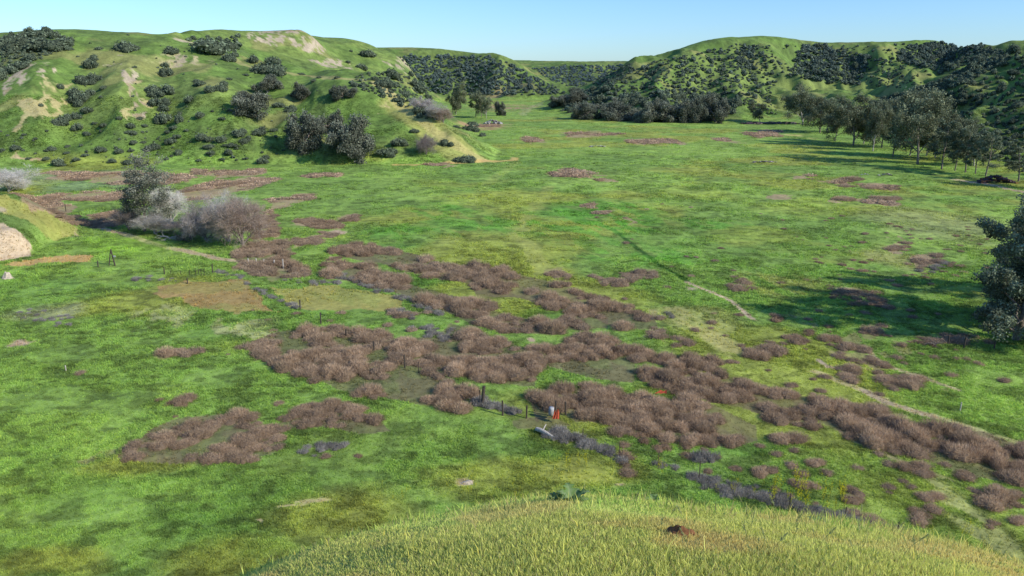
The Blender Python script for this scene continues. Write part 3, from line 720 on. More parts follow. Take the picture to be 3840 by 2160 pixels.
# ------------------------------------------------------------------ trees
class Tree:
    def __init__(s, seed): s.g = np.random.default_rng(seed); s.V = []; s.F = []; s.n = 0; s.tips = []
    def tube(s, pts, rad, sides=6):
        pts = np.array(pts); n = len(pts)
        d = unit(np.gradient(pts, axis=0)); ref = np.array([.31, .17, .93]) if abs(d[0, 2]) < .8 else np.array([.93, .3, .1])
        a = unit(np.cross(d, ref)); b = np.cross(d, a)
        th = np.linspace(0, 2*pi, sides, endpoint=False)
        R = pts[:, None]+(a[:, None]*np.cos(th)[None, :, None]+b[:, None]*np.sin(th)[None, :, None])*np.array(rad)[:, None, None]
        i = np.arange(n*sides).reshape(n, sides)+s.n; nx = np.roll(i, -1, 1)
        s.V.append(R.reshape(-1, 3)); s.F.append(np.stack([i[:-1], nx[:-1], nx[1:], i[1:]], -1).reshape(-1, 4)); s.n += n*sides
    def grow(s, p, d, L, r, lev, cfg):
        g = s.g; k = cfg['seg'][lev]; pts = [np.array(p, float)]; d = unit(np.array(d, float)); dirs = [d]
        for i in range(k):
            d = unit(d+g.normal(size=3)*cfg['wob'][lev]+np.array([0, 0, cfg['up'][lev]])); pts.append(pts[-1]+d*L/k); dirs.append(d)
        rad = np.linspace(r, r*cfg['tap'][lev], k+1)
        s.tube(pts, rad, cfg['sides'][lev])
        if lev == len(cfg['seg'])-1:
            s.tips.append((pts[-1], dirs[-1], L)); s.tips.append((pts[len(pts)//2], dirs[-1], L)); return
        nb = cfg['nb'][lev]
        for j in range(nb):
            t = cfg['t0'][lev]+(1-cfg['t0'][lev])*(j+g.uniform(.2, 1))/nb; t = min(t, .999); i = int(t*k); f = t*k-i
            q = pts[i]*(1-f)+pts[i+1]*f
            ang = j*2.4+g.uniform(-.6, .6); side = np.array([cos(ang), sin(ang), 0])
            side = unit(side-dirs[i]*np.dot(side, dirs[i]))
            a = cfg['ang'][lev]*g.uniform(.75, 1.25)
            nd = dirs[i]*cos(a)+side*sin(a)
            s.grow(q, nd, L*cfg['len'][lev]*(1-cfg.get('cone', 0)*t)*g.uniform(.8, 1.15), max(rad[i]*cfg['rr'][lev], .008), lev+1, cfg)
        if cfg.get('lead', 1): s.tips.append((pts[-1], dirs[-1], L*.4))
    def trunk_mesh(s, m): return mesh_np('trunk', np.concatenate(s.V), np.concatenate(s.F), m, smooth=True)

def foliage(tips, g, per=40, rad=1.0, leaf=.22, hue=(.05, .075, .04), droop=.3, aspect=1.6, flat=.7, hue2=None):
    hue = np.array(hue); P = []; Nn = []; C = []
    for t, d, L in tips:
        n = int(per*g.uniform(.6, 1.3)); rr = rad*g.uniform(.65, 1.25)
        q = rdirs(n, g)*(g.uniform(0, 1, (n, 1))**.45)*rr*np.array([1, 1, flat])
        q[:, 2] -= droop*rr*(np.hypot(q[:, 0], q[:, 1])/rr)
        P.append(t+q); nn = unit(q*.7/rr+g.normal(size=(n, 3))*.6+np.array([0, 0, .25])); Nn.append(nn)
        h = hue*g.uniform(.8, 1.2)
        if hue2 is not None: h = h+(np.array(hue2)-hue)*g.uniform(0, 1)
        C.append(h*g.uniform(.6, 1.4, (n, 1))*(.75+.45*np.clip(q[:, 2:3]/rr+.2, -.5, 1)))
    P = np.concatenate(P); Nn = np.concatenate(Nn); C = np.concatenate(C)
    return quad_leaves(P, Nn, leaf*g.uniform(.6, 1.4, len(P)), C, g, aspect)

CFG_EUC = dict(seg=[7, 5, 4, 3], wob=[.07, .14, .2, .25], up=[.08, .10, .04, -.02], tap=[.45, .4, .4, .3], sides=[8, 6, 5, 4], nb=[9, 4, 3], t0=[.13, .3, .3], ang=[.78, .75, .8], len=[.48, .5, .5], rr=[.55, .55, .55])
CFG_FIR = dict(seg=[8, 4, 3], wob=[.03, .12, .2], up=[.1, .06, .0], tap=[.25, .35, .3], sides=[8, 5, 4], nb=[17, 4], t0=[.22, .3], ang=[1.15, .7], len=[.36, .45], rr=[.32, .5], cone=.55)
CFG_OAK = dict(seg=[4, 5, 4, 3], wob=[.1, .2, .25, .3], up=[.1, .02, .0, -.03], tap=[.8, .4, .4, .3], sides=[8, 6, 5, 4], nb=[6, 5, 3], t0=[.12, .3, .3], ang=[1.15, .8, .8], len=[1.15, .6, .5], rr=[.6, .55, .5])
CFG_TALL = dict(seg=[8, 4, 3], wob=[.05, .16, .2], up=[.1, .22, .1], tap=[.3, .35, .3], sides=[8, 5, 4], nb=[20, 4], t0=[.14, .3], ang=[.95, .7], len=[.34, .5], rr=[.4, .5], cone=-.25)
CFG_BARE = dict(seg=[4, 6, 5, 4, 3], wob=[.12, .16, .2, .25, .3], up=[.05, .08, .06, .05, .03], tap=[.8, .35, .35, .35, .3], sides=[7, 6, 4, 3, 3], nb=[7, 6, 5, 4], t0=[.15, .2, .15, .15], ang=[.75, .6, .65, .7], len=[1.5, .6, .55, .55], rr=[.6, .5, .5, .6])

def norm_tree(t, fol, H):
    """scale a built tree so that it is exactly H = 1 m tall, centred"""
    return

def make_tree_mesh(kind, seed):
    """returns (trunk mesh, crown mesh, height, half width) for a unit tree about 10 m tall"""
    t = Tree(seed); g = np.random.default_rng(seed+500)
    if kind == 'euc':
        t.grow((0, 0, -.3), (g.uniform(-.08, .08), g.uniform(-.08, .08), 1), 7.6, .17, 0, CFG_EUC)
        f = foliage(t.tips, g, 56, .85, .14, (.22, .26, .16), .9, 1.9, 1.0, (.31, .33, .19)); mb = M_BARKP if seed % 2 else M_BARK
    elif kind == 'fir':
        t.grow((0, 0, -.3), (0, 0, 1), 10, .17, 0, CFG_FIR)
        f = foliage(t.tips, g, 42, .7, .15, (.19, .235, .15), .35, 2.0, .6, (.23, .26, .15)); mb = M_BARK
    elif kind == 'oak':
        t.grow((0, 0, -.3), (0, 0, 1), 2.0, .3, 0, CFG_OAK)
        f = foliage(t.tips, g, 95, .8, .15, (.16, .185, .135), .5, 1.2, .85, (.26, .27, .20)); mb = M_BARK
    elif kind == 'tall':
        t.grow((0, 0, -.3), (.03, 0, 1), 9.6, .2, 0, CFG_TALL)
        f = foliage(t.tips, g, 95, .85, .14, (.13, .145, .10), .1, 1.6, .95, (.30, .30, .23)); mb = M_BARK
    elif kind == 'shade':
        t.grow((0, 0, -.3), (.03, 0, 1), 9.0, .26, 0, dict(CFG_TALL, nb=[26, 5], up=[.1, .03, .0], t0=[.03, .25], ang=[1.25, .8], len=[.40, .5], cone=.25))
        f = foliage(t.tips, g, 150, .62, .105, (.13, .16, .11), .25, 1.5, .85, (.25, .29, .19)); mb = M_BARK
    V = np.concatenate(t.V+[f[0]]); H = V[:, 2].max(); Wd = np.percentile(np.abs(V[:, :2]), 96)
    cr = mesh_np('crown', f[0], f[1], M_LEAF, f[2])
    return t.trunk_mesh(mb), cr, H, Wd

def make_bare_mesh(seed, hue, L=3.2, fine=True, m=None):
    t = Tree(seed); g = np.random.default_rng(seed+900)
    t.grow((0, 0, -.2), (g.uniform(-.15, .15), g.uniform(-.15, .15), 1), L*.45, .16, 0, CFG_BARE)
    hue = np.array(hue)*1.35; P, D, LL = [], [], []
    for p, d, l in t.tips:
        n = 8
        P.append(p+g.normal(size=(n, 3))*.12); D.append(unit(d+g.normal(size=(n, 3))*.55+np.array([0, 0, .15]))); LL.append(g.uniform(.25, .75, n))
    P = np.concatenate(P); D = np.concatenate(D); LL = np.concatenate(LL)
    f = tri_spikes(P, D, LL, np.full(len(P), .017), hue*g.uniform(.7, 1.3, (len(P), 1)), g)
    V = np.concatenate(t.V+[f[0]]); H = V[:, 2].max(); Wd = np.percentile(np.abs(V[:, :2]), 98.5)
    return t.trunk_mesh(m or M_BARK), mesh_np('crown', f[0], f[1], M_TWIG, f[2]), H, Wd

def dist_at(x, y, z=0): return y*CP-(z-EYE)*SP
def ground_at(u, v):
    for k in range(60):
        x, y, z = hit(u, v+k)
        if not np.isnan(x[0]): break
    return float(x[0]), float(y[0]), float(hgt(x, y)[0])

TREELIB = {}
def lib(kind, k):
    if (kind, k) not in TREELIB: TREELIB[(kind, k)] = make_tree_mesh(kind, 40+k*7+sum(map(ord, kind)))
    return TREELIB[(kind, k)]

def put_tree(name, kind, k, u, v, hpx, wpx, label, cat='tree', group=None, rot=None, meshes=None):
    x, y, z = ground_at(u, v); d = dist_at(x, y, z)
    tm, cm, H, Wd = meshes or lib(kind, k)
    Hw = hpx*d/FD/CP*.99; Ww = wpx*d/FD
    sz = Hw/H; sx = Ww/2/Wd
    o = bpy.data.objects.new(name, None); COL.objects.link(o); o.empty_display_size = .5
    o.location = (x, y, z-.05); o.rotation_euler = (0, 0, rng.uniform(0, 6.28) if rot is None else rot); o.scale = (sx, sx, sz)
    tag(o, label, cat, group)
    link('trunk', tm, o); link('crown', cm, o)
    return o
# ------------------------------------------------------------------ trees
G_ROW = 'eucalyptus trees in the row along the right side of the field'
ROW = [(2020,314,103,86,'euc',0,'large leaning grey green tree at the far left end of the tree row'),
 (2062,334,92,80,'euc',1,'feathery grey green tree standing just right of the large leaning one'),
 (2100,355,95,66,'euc',2,'shorter tree in the far part of the row, before the forked pale trunk'),
 (2146,366,130,96,'euc',3,'tree with a forked pale trunk and dark flat top in the tree row'),
 (2196,380,120,64,'euc',4,'slim tree between the forked trunk and the tallest tree'),
 (2246,394,105,58,'fir',0,'thin tree with two bare stems left of the tallest tree'),
 (2262,372,140,80,'euc',1,'back row tree rising left of the tallest crown'),
 (2308,413,192,134,'euc',5,'tallest tree of the row, wide loose grey green crown and pale trunk'),
 (2352,398,150,90,'euc',2,'back row tree filling the gap right of the tallest tree'),
 (2369,426,122,70,'fir',1,'dark conical tree first to the right of the tallest tree'),
 (2402,430,105,50,'fir',2,'small conical tree second to the right of the tallest tree'),
 (2428,434,110,56,'fir',3,'conical tree third to the right of the tallest tree'),
 (2453,438,95,50,'fir',0,'low conical tree fourth to the right of the tallest tree'),
 (2479,443,112,66,'fir',1,'green conical tree beside the dark scrap heap at the row end'),
 (2562,456,100,66,'fir',2,'dark tree at the right edge behind the scrap heap'),
 (2080,330,88,70,'euc',4,'background tree between the first two large trees of the row'),
 (2172,362,112,74,'euc',0,'back row tree right of the forked pale trunk'),
 (2218,372,118,70,'euc',3,'back row tree left of the tall crown group'),
 (2288,392,150,84,'euc',4,'dense back row tree directly left of the tallest pale trunk'),
 (2330,392,168,96,'euc',0,'tall back row tree directly right of the tallest pale trunk'),
 (2400,405,110,84,'euc',5,'dim back row tree behind the conical trees'),
 (2450,418,105,84,'euc',2,'second dim back row tree behind the conical trees'),
 (2610,470,130,90,'euc',3,'dark tree partly cut off by the right edge of the view')]
for i, (u, v, h, w_, kind, k, lab) in enumerate(ROW):
    put_tree('eucalyptus_tree' if kind == 'euc' else 'conifer_tree', kind, k, u, v, h, w_, lab, group=G_ROW if kind == 'euc' else 'conical trees at the near end of the row')
for u, v, h, w_, kind, k, lab in [
 (1912,309,54,48,'euc',4,'small round leafy tree alone left of the tree row'),
 (1800,308,74,66,'oak',0,'wide thin tree at the foot of the right hill'),
 (1737,307,66,58,'oak',1,'grey tree with low branches at the foot of the right hill'),
 (1629,308,62,60,'oak',2,'dark tree standing forward at the toe of the right hill'),
 (1147,289,84,44,'euc',0,'tall slender yellow green tree in the far gap of the valley'),
 (1137,289,60,30,'euc',2,'slim tree just left of the tall slender one in the far gap'),
 (1197,294,64,34,'fir',3,'dark upright tree left of the pair in the far valley'),
 (1211,295,62,36,'euc',5,'thin dark tree right of the upright one in the far valley'),
 (1224,298,56,30,'euc',4,'pale thin tree last of the small far group'),
 (1254,291,38,26,'oak',3,'small round dark tree on a bare stem behind the debris pile')]:
    put_tree('eucalyptus_tree' if kind == 'euc' else ('oak_tree' if kind == 'oak' else 'conifer_tree'), kind, k, u, v, h, w_, lab)
# large oaks on the spur of the left hill
for u, v, h, w_, k, lab in [(882,392,108,106,0,'largest oak low on the spur, round dark grey crown'),(768,366,92,100,1,'wide oak left of the largest oak on the spur'),
 (830,335,60,60,2,'oak behind the two large oaks on the spur'),(642,292,62,86,3,'dark broad oak in the gully of the left hill'),(672,232,46,56,0,'oak above the gully, tall against the slope'),
 (757,250,44,54,2,'small oak halfway up beside the gully'),(862,246,34,58,1,'low spreading oak near the spur crest'),(612,262,36,44,3,'small oak left of the gully oak'),(1440,262,42,60,0,'dark oak at the very tip of the right hill'),
 (1470,298,46,70,1,'low dark oak on the valley edge at the right hill toe'),(1560,300,52,80,2,'broad dark oak at the foot of the right hill'),(1660,303,50,80,3,'dark oak cluster head below the right hill'),(1405,268,30,40,3,'small dark oak hanging over the valley at the hill tip')]:
    put_tree('oak_tree', 'oak', k, u, v, h, w_, lab)
# the big tree at the right edge and its neighbours (several trunks)
for u, v, h, w_, kind, k, lab, rt in [(2556,855,368,250,'shade',0,'big dense dark tree at the right edge casting the long shadow',.5),(2600,812,345,230,'shade',1,'dense dark tree behind the big one at the right edge',2.0),(2650,760,300,170,'shade',0,'tall dark tree cut off by the right edge, behind the big one',1.),(2528,800,150,100,'shade',1,'low leafy tree at the left foot of the big dark tree',3.)]:
    put_tree('shade_tree', kind, k, u, v, h, w_, lab, rot=rt)
# trees by the track, centre left
put_tree('evergreen_tree', 'tall', 0, 364, 582, 200, 122, 'tall narrow grey green tree standing among bare trees by the track', rot=.3)
GB = 'leafless trees by the track'
BL = {}
def bare(k, hue, m=None):
    if k not in BL: BL[k] = make_bare_mesh(70+k, hue, m=m)
    return BL[k]
for u, v, h, w_, k, hue, m, lab in [
 (432,566,118,100,0,(.55,.52,.47),'M_BARKP','pale silvery leafless tree right behind the tall evergreen'),
 (392,588,58,110,1,(.42,.39,.34),'M_BARKP','low pale leafless tree under the tall evergreen'),
 (325,578,75,80,2,(.24,.20,.18),None,'dark leafless thicket tree left of the tall evergreen'),
 (520,606,132,120,3,(.36,.32,.29),None,'wide grey leafless tree in the middle of the bare group'),
 (575,608,138,124,1,(.36,.32,.29),None,'grey leafless tree second from the right in the bare group'),
 (612,618,136,128,4,(.32,.25,.20),None,'rightmost leafless tree of the group, dark forked trunk with a few rust leaves'),
 (480,600,70,100,2,(.24,.21,.18),None,'low twiggy leafless tree behind the fallen branches'),
 (22,482,70,110,0,(.26,.22,.19),None,'grey leafless tree at the left edge behind the knob'),
 (-40,478,70,100,3,(.25,.21,.18),None,'grey leafless tree cut off by the left edge'),
 (1072,388,56,60,2,(.16,.15,.12),None,'grey leafless bush tree near the tip of the spur'),
 (1115,309,40,50,4,(.22,.18,.165),None,'grey purple leafless tree in the gully behind the spur'),
 (1095,300,44,60,1,(.20,.17,.16),None,'leafless tree higher in the gully behind the spur'),
 (1065,278,40,56,3,(.15,.135,.125),None,'dark leafless tree at the head of the gully behind the spur')]:
    put_tree('bare_tree', None, 0, u, v, h, w_, lab, group=GB, meshes=bare(k, hue, globals()[m] if m else None))

# ------------------------------------------------------------------ shrubs on the left hill, one by one: centre u, base v, width, height
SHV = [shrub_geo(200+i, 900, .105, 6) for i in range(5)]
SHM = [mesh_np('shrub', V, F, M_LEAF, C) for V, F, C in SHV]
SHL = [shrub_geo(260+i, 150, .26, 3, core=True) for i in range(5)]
SH_LIST = [(535,128,118,46),(500,118,50,26),(575,122,60,34),(572,152,42,28),(590,143,30,22),(670,183,84,42),(700,186,50,30),(636,156,38,30),(690,160,40,30),(412,190,42,34),(418,168,26,20),(428,132,40,26),(312,127,62,38),(336,124,34,20),
 (60,118,80,46),(100,122,90,44),(140,120,80,36),(30,128,70,36),(160,112,60,26),(95,92,70,22),(40,100,60,22),(10,112,50,30),(120,83,26,24),(298,80,24,7),(60,168,50,22),(30,182,60,30),(8,198,40,36),(80,150,40,20),
 (200,205,44,28),(235,202,48,30),(216,210,60,20),(150,221,25,18),(192,238,42,30),(212,252,52,34),(228,238,30,24),(180,256,36,24),(228,170,44,36),(236,150,30,22),(250,125,26,12),(155,312,46,34),(172,300,34,24),(190,296,34,22),(220,282,38,22),(200,266,34,24),(198,324,32,24),(188,328,20,12),
 (385,232,46,30),(418,232,46,32),(400,240,50,22),(395,262,44,28),(418,262,40,26),(408,276,36,22),(412,305,44,38),(396,302,24,20),(448,306,26,28),(452,290,20,16),(438,324,26,14),(502,295,32,24),(475,256,40,26),(505,214,36,18),(492,206,20,12),(525,230,36,26),(556,228,44,28),(565,214,28,18),
 (388,374,42,24),(430,359,32,20),(448,346,26,13),(424,334,24,12),(505,350,40,26),(525,354,34,18),(562,354,34,20),(596,340,36,24),(610,334,26,20),(648,336,40,20),(662,326,24,14),(615,358,30,18),(298,384,30,18),(335,360,24,13),(447,388,26,20),(528,372,40,16),(533,388,28,16),(580,368,40,12),(574,386,30,20),
 (660,410,34,26),(672,398,22,14),(130,378,26,18),(118,380,18,8),(37,374,34,16),(150,412,40,24),(158,418,28,14),(118,402,24,14),(190,404,26,14),(215,392,20,10),(280,407,28,14),(320,411,46,14),(345,404,26,12),(250,379,36,18),(218,339,24,14),(262,223,22,13),(254,246,16,10),(103,267,18,12),(300,300,20,14),(326,320,36,18),(330,336,30,14),(352,300,18,12),(365,318,22,10),(240,312,16,8),(262,318,22,14),(625,348,18,12),
 (170,370,20,10),(170,386,22,8),(70,400,18,8),(5,380,14,12),(700,268,36,18),(728,282,30,16),(735,276,36,20),(690,330,26,12),
 (1003,363,48,28),(972,390,48,30),(985,384,34,20),(1117,364,36,24),(1135,366,24,16),(1168,407,56,26),(1180,402,36,20),(1042,332,30,14),(925,140,52,24),(908,172,34,20),(985,192,46,32),(970,205,40,20),(965,216,50,28),(990,218,40,22),(1053,228,62,38),(1040,214,34,22),(1075,248,24,22),(873,242,40,24),(893,216,30,16),(842,236,30,16),(874,158,20,10),(882,130,14,8),  # entry after the spur tip pair is a shadow spot built as a shrub
 (1018,240,40,20),(1035,262,46,28),(1060,284,48,34),(1085,290,40,30),(1183,330,46,28),(1213,343,26,16),(1190,316,40,18),(1150,322,30,12),(790,205,18,10),(760,188,24,8),(805,196,16,7),(850,196,20,8),(620,190,22,8),(575,200,18,8),(340,170,14,8),(560,300,20,10),(470,330,16,9),(360,360,16,9),(90,350,16,8),(60,340,14,8),(330,380,18,9),(420,400,18,8),(500,405,22,8),(560,402,20,8),(620,400,18,8)]
SH = [(u, v, w_, h, 1) for u, v, w_, h in SH_LIST]
# ------------------------------------------------------------------ shrubs filling dark areas of the other hills
def fill(poly, n, smin, smax, seed, jit=.5, dens=None):
    g = np.random.default_rng(seed); P = np.array(poly, float); out = []; tries = 0
    px, py = P[:, 0], P[:, 1]
    U = g.uniform(px.min(), px.max(), n*16); V = g.uniform(py.min(), py.max(), n*16)
    ins = in_poly((px, py), U, V); U, V = U[ins], V[ins]
    k = smin+(smax-smin)*g.uniform(0, 1, len(U))**2.4
    cell = {}; c = smax*.75
    for u, v, s in zip(U, V, k):
        if len(out) >= n: break
        key = (int(u/c), int(v/c)); bad = False
        for a in (-1, 0, 1):
            for b in (-1, 0, 1):
                for (u2, v2, s2) in cell.get((key[0]+a, key[1]+b), ()):
                    if ((u-u2)**2+((v-v2)*1.7)**2) < (jit*(s+s2)*.5)**2: bad = True; break
        if bad: continue
        cell.setdefault(key, []).append((u, v, s)); out.append((u, v, s, s*g.uniform(.55, .85), 0))
    return out
for poly, n, a, b, sd in FILLS: SH += fill(poly, n, a, b, sd, .42 if sd in (1,2,3,5,6,17) else .7)
SH = np.array(SH, float)
x, y, z = hit(SH[:,0], SH[:,1]); ok = ~np.isnan(x) & (hgt(x, y) > .3) | (SH[:,4] > 0)
ok &= ~np.isnan(x)
SH, x, y = SH[ok], x[ok], y[ok]; z = hgt(x, y); d = dist_at(x, y, z)
Wm = SH[:,2]*d/FD; Hm = SH[:,3]*d/FD
order = np.argsort(-(SH[:,2]*SH[:,3]+SH[:,4]*1e5)); big = order[:300]; rest = order[300:]
def where_label(u, v):
    if u < 260 and v < 150: return 'on the crown of the left hill'
    if u < 700 and v > 330: return 'low on the left hill slope'
    if u < 270: return 'on the far left slope below the chalk scar'
    if u < 480 and v > 200: return 'in the shrub column right of the chalk scar'
    if u < 480: return 'high on the left hill'
    if u < 620 and v < 160: return 'in the dark clump under the plateau rim'
    if u < 760 and v < 195: return 'below the chalk cliff of the plateau'
    if u < 760: return 'on the green middle slope of the left hill'
    if u < 1080 and v < 300: return 'behind the spur of the left hill'
    if u < 1240: return 'near the tip of the left spur'
    if u < 1450: return 'on the far hills across the gap'
    if u < 1900: return 'at the foot of the right hill'
    if u < 2240: return 'in the dark hollow of the right hill'
    return 'on the near right hill behind the tree row'
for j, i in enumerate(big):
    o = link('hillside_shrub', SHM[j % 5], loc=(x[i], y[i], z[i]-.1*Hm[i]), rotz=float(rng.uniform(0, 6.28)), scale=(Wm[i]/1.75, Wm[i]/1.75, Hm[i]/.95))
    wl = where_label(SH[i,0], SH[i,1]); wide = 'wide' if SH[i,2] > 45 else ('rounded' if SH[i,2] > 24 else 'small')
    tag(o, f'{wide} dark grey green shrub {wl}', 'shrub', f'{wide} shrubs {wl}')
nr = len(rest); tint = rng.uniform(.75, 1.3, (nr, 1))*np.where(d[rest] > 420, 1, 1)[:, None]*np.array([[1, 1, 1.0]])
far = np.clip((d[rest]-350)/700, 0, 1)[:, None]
tint = tint*(1-far)+tint*np.array([[.9, 1.0, 1.5]])*far  # distance haze painted into the scrub colour, bluer farther away
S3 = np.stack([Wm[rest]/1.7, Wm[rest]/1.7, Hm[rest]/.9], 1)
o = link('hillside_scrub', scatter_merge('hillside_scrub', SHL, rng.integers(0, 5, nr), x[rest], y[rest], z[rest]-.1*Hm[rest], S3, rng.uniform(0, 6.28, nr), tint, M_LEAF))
tag(o, 'countless small dark scrub bushes covering the far and right hills', 'scrub', kind='stuff')

# ------------------------------------------------------------------ dry brown brush
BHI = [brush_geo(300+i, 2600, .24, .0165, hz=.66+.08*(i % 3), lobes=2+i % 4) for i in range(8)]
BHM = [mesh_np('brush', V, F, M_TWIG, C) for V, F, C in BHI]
BLO = [brush_geo(320+i, 650, .26, .030, hz=.66, lobes=3) for i in range(4)]
BFAR = [brush_geo(340+i, 60, .34, .12, hz=.62, lobes=2) for i in range(4)]
BX, BY, BS, BH, BN = [], [], [], [], []
gB = np.random.default_rng(5)
CLEAR = []
for u_, v_ in [(1397,1052),(1423,1050),(1395,1062),(1410,1066),(1385,1064),(1213,1022),(1324,1058),(1265,1050),(1019,930),(941,886),(871,852),(713,680)]:
    a_, b_ = floor_pt(u_, v_); CLEAR += [(float(a_), float(b_)-.3), (float(a_)*.975, float(b_)*.975)]
def brush_fill(pts, rmean, seed, name, keep=1.0, hk=1.0, cap=900):
    wx_, wy_ = wpoly(pts); g = np.random.default_rng(seed)
    bx = (wx_.min(), wx_.max(), wy_.min(), wy_.max()); area = (bx[1]-bx[0])*(bx[3]-bx[2])
    n = int(min(area/(rmean*rmean)*2.2, 40000)); X = g.uniform(bx[0], bx[1], n); Y = g.uniform(bx[2], bx[3], n)
    qx, qy = warp(X, Y); qx, qy = X+(qx-X)*.4, Y+(qy-Y)*.4; m = in_poly((wx_, wy_), qx, qy); X, Y = X[m], Y[m]
    R = rmean*g.uniform(.55, 1.35, len(X)); cell = {}; k = 0
    hole = fbm(X, Y, rmean*5, 3, 400+seed % 7)
    for a, b, r, hh in zip(X, Y, R, hole):
        if hh > .575*keep+.0: continue
        key = (int(a//(rmean*1.4)), int(b//(rmean*1.4))); bad = False
        for i in (-1, 0, 1):
            for j in (-1, 0, 1):
                for (a2, b2, r2) in cell.get((key[0]+i, key[1]+j), ()):
                    if (a-a2)**2+(b-b2)**2 < (.44*(r+r2))**2: bad = True; break
        if bad: continue
        if any((a-p)**2+(b-q)**2 < 2.6 for p, q in CLEAR): continue
        cell.setdefault(key, []).append((a, b, r)); BX.append(a); BY.append(b); BS.append(r); BH.append(hk*g.uniform(.6, 1.25)); BN.append(name); k += 1
        if k > cap: break
for i, (nm, pts) in enumerate(BRUSH.items()):
    soft = 'near patch' in nm
    brush_fill(pts, .72 if soft else (1.1 if 'strand' in nm or 'bare trees' in nm else .9), 10+i, nm, hk=.75 if soft else .98)
for i, pts in enumerate(MIDB): brush_fill(pts, .8, 40+i, 'scattered', hk=.8, keep=.92)
for i, pts in enumerate(FARB):
    big_ = np.array(pts)[:, 1].mean() < 520
    brush_fill(pts, 1.9 if big_ else 1.1, 90+i, 'far', hk=.42 if big_ else .6, keep=1.0)
# loose single mounds on the field
def field_mounds(n, ulo, uhi, vlo, vhi, seed):
    g = np.random.default_rng(seed); U = g.uniform(ulo, uhi, n); V = g.uniform(vlo, vhi, n)
    X, Y, Z = hit(U, V); 
    for a, b in zip(X, Y):
        if not np.isnan(a) and math.hypot(a, b) > 40 and hgt(a, b) < 1: BX.append(a); BY.append(b); BS.append(g.uniform(.3, .75)); BH.append(.7); BN.append('scattered')
field_mounds(70, 2050, 2500, 560, 720, 1); field_mounds(70, 1700, 2550, 780, 1000, 2); field_mounds(40, 1500, 2300, 500, 760, 3); field_mounds(50, 1900, 2576, 1120, 1330, 4); field_mounds(26, 1550, 2000, 1100, 1200, 5); field_mounds(40, 600, 1300, 780, 900, 6); field_mounds(14, 200, 1000, 880, 1150, 7)
BX, BY, BS, BH = map(np.array, (BX, BY, BS, BH)); BZ = hgt(BX, BY)
ub, vb = proj(BX, BY, BZ); db = dist_at(BX, BY, BZ)
vis = (ub > -80) & (ub < 2656) & (vb < 1480); size = BS/db*vis
order = np.argsort(-size); near = order[:300]; rest = order[300:]
CENTR = {}
for j, i in enumerate(near):
    nm = BN[i]
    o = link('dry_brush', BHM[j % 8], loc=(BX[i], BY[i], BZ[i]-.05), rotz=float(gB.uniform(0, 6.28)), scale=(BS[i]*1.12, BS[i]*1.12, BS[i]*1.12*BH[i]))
    if nm in ('scattered', 'far'): lab = 'single low brown dry bush on open grass away from the thickets'; gr = 'single dry bushes on open grass'
    else:
        q = 'broad' if BS[i] > 1.12 else ('medium' if BS[i] > .85 else 'small')
        lab = f'{q} rounded brown dry bush {nm}'; gr = f'{q} dry bushes {nm}'
    tag(o, lab, 'dry bush', gr)
def brush_stuff(name, idx, variants, lab):
    n = len(idx); tint = gB.uniform(.8, 1.22, (n, 1))*np.array([[1, 1, 1]])*(1+(fbm(BX[idx], BY[idx], 10, 2, 9)-.5)[:, None]*np.array([[.25, .35, .45]]))
    S3 = np.stack([BS[idx]*1.12, BS[idx]*1.12, BS[idx]*1.12*BH[idx]], 1)
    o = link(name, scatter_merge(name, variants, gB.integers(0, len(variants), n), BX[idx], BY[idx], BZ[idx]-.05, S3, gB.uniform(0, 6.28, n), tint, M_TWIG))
    tag(o, lab, 'dry brush', kind='stuff')
m = db[rest] < 150
brush_stuff('dry_brush_thicket', rest[m], BLO, 'countless brown dry bushes packed in the thickets of the middle distance')
brush_stuff('dry_brush_flat', rest[~m], BFAR, 'low brown dry brush flats on the far valley floor')
print('brush', len(BX), 'near dist', db[near].max(), 'rest mid', m.sum(), 'far', (~m).sum(), 'shrubs', len(SH))
# ------------------------------------------------------------------ grey sage scrub along the fence (stuff)
def strip(pts, n, wd, seed):
    g = np.random.default_rng(seed); P = np.array(pts, float); seg = np.hypot(*np.diff(P, axis=0).T); cum = np.concatenate([[0], np.cumsum(seg)])
    t = g.uniform(0, cum[-1], n); u = np.interp(t, cum, P[:, 0])+g.normal(size=n)*wd*.6; v = np.interp(t, cum, P[:, 1])+g.normal(size=n)*wd*.4
    x, y, z = hit(u, v); ok = ~np.isnan(x) & (np.hypot(x, y) > 30); return x[ok], y[ok]
GR = np.array((.42, .39, .34))
SG = [brush_geo(380+i, 380, .36, .030, hz=.6, lobes=3, hue=GR) for i in range(4)]
sx, sy, ss = [], [], []
for pts, n, wd, s in [([(1745,1200),(1850,1235),(1960,1262),(2080,1300),(2180,1325),(2290,1348)], 210, 16, .40),([(1205,1010),(1260,1030),(1300,1040)],16,14,.6),([(1380,1085),(1430,1100),(1470,1115)],26,22,.55),([(1470,1110),(1530,1140),(1580,1165)],30,12,.4),
 ([(1745,1150),(1790,1155)],5,8,.7),([(1640,1165),(1700,1180)],12,8,.3),([(545,683),(600,695),(640,725),(700,755),(745,775)],46,5,.42),([(700,700),(760,712),(850,712)],14,8,.5),([(985,780),(1040,795)],10,14,.6),([(850,690),(1000,745),(1100,790)],40,10,.55),([(1060,820),(1130,850)],24,20,.5),
 ([(60,790),(200,810)],30,22,.35),([(330,700),(440,705)],14,8,.4),([(1690,790),(1640,800)],8,12,.5),([(780,1135),(840,1125)],12,18,.4),([(2380,650),(2300,700)],10,20,.6)]:
    a, b = strip(pts, n, wd, len(sx)+3); sx += list(a); sy += list(b); ss += list(np.full(len(a), s))
sx, sy, ss = np.array(sx), np.array(sy), np.array(ss)*rng.uniform(.6, 1.4, len(sx)); n = len(sx)
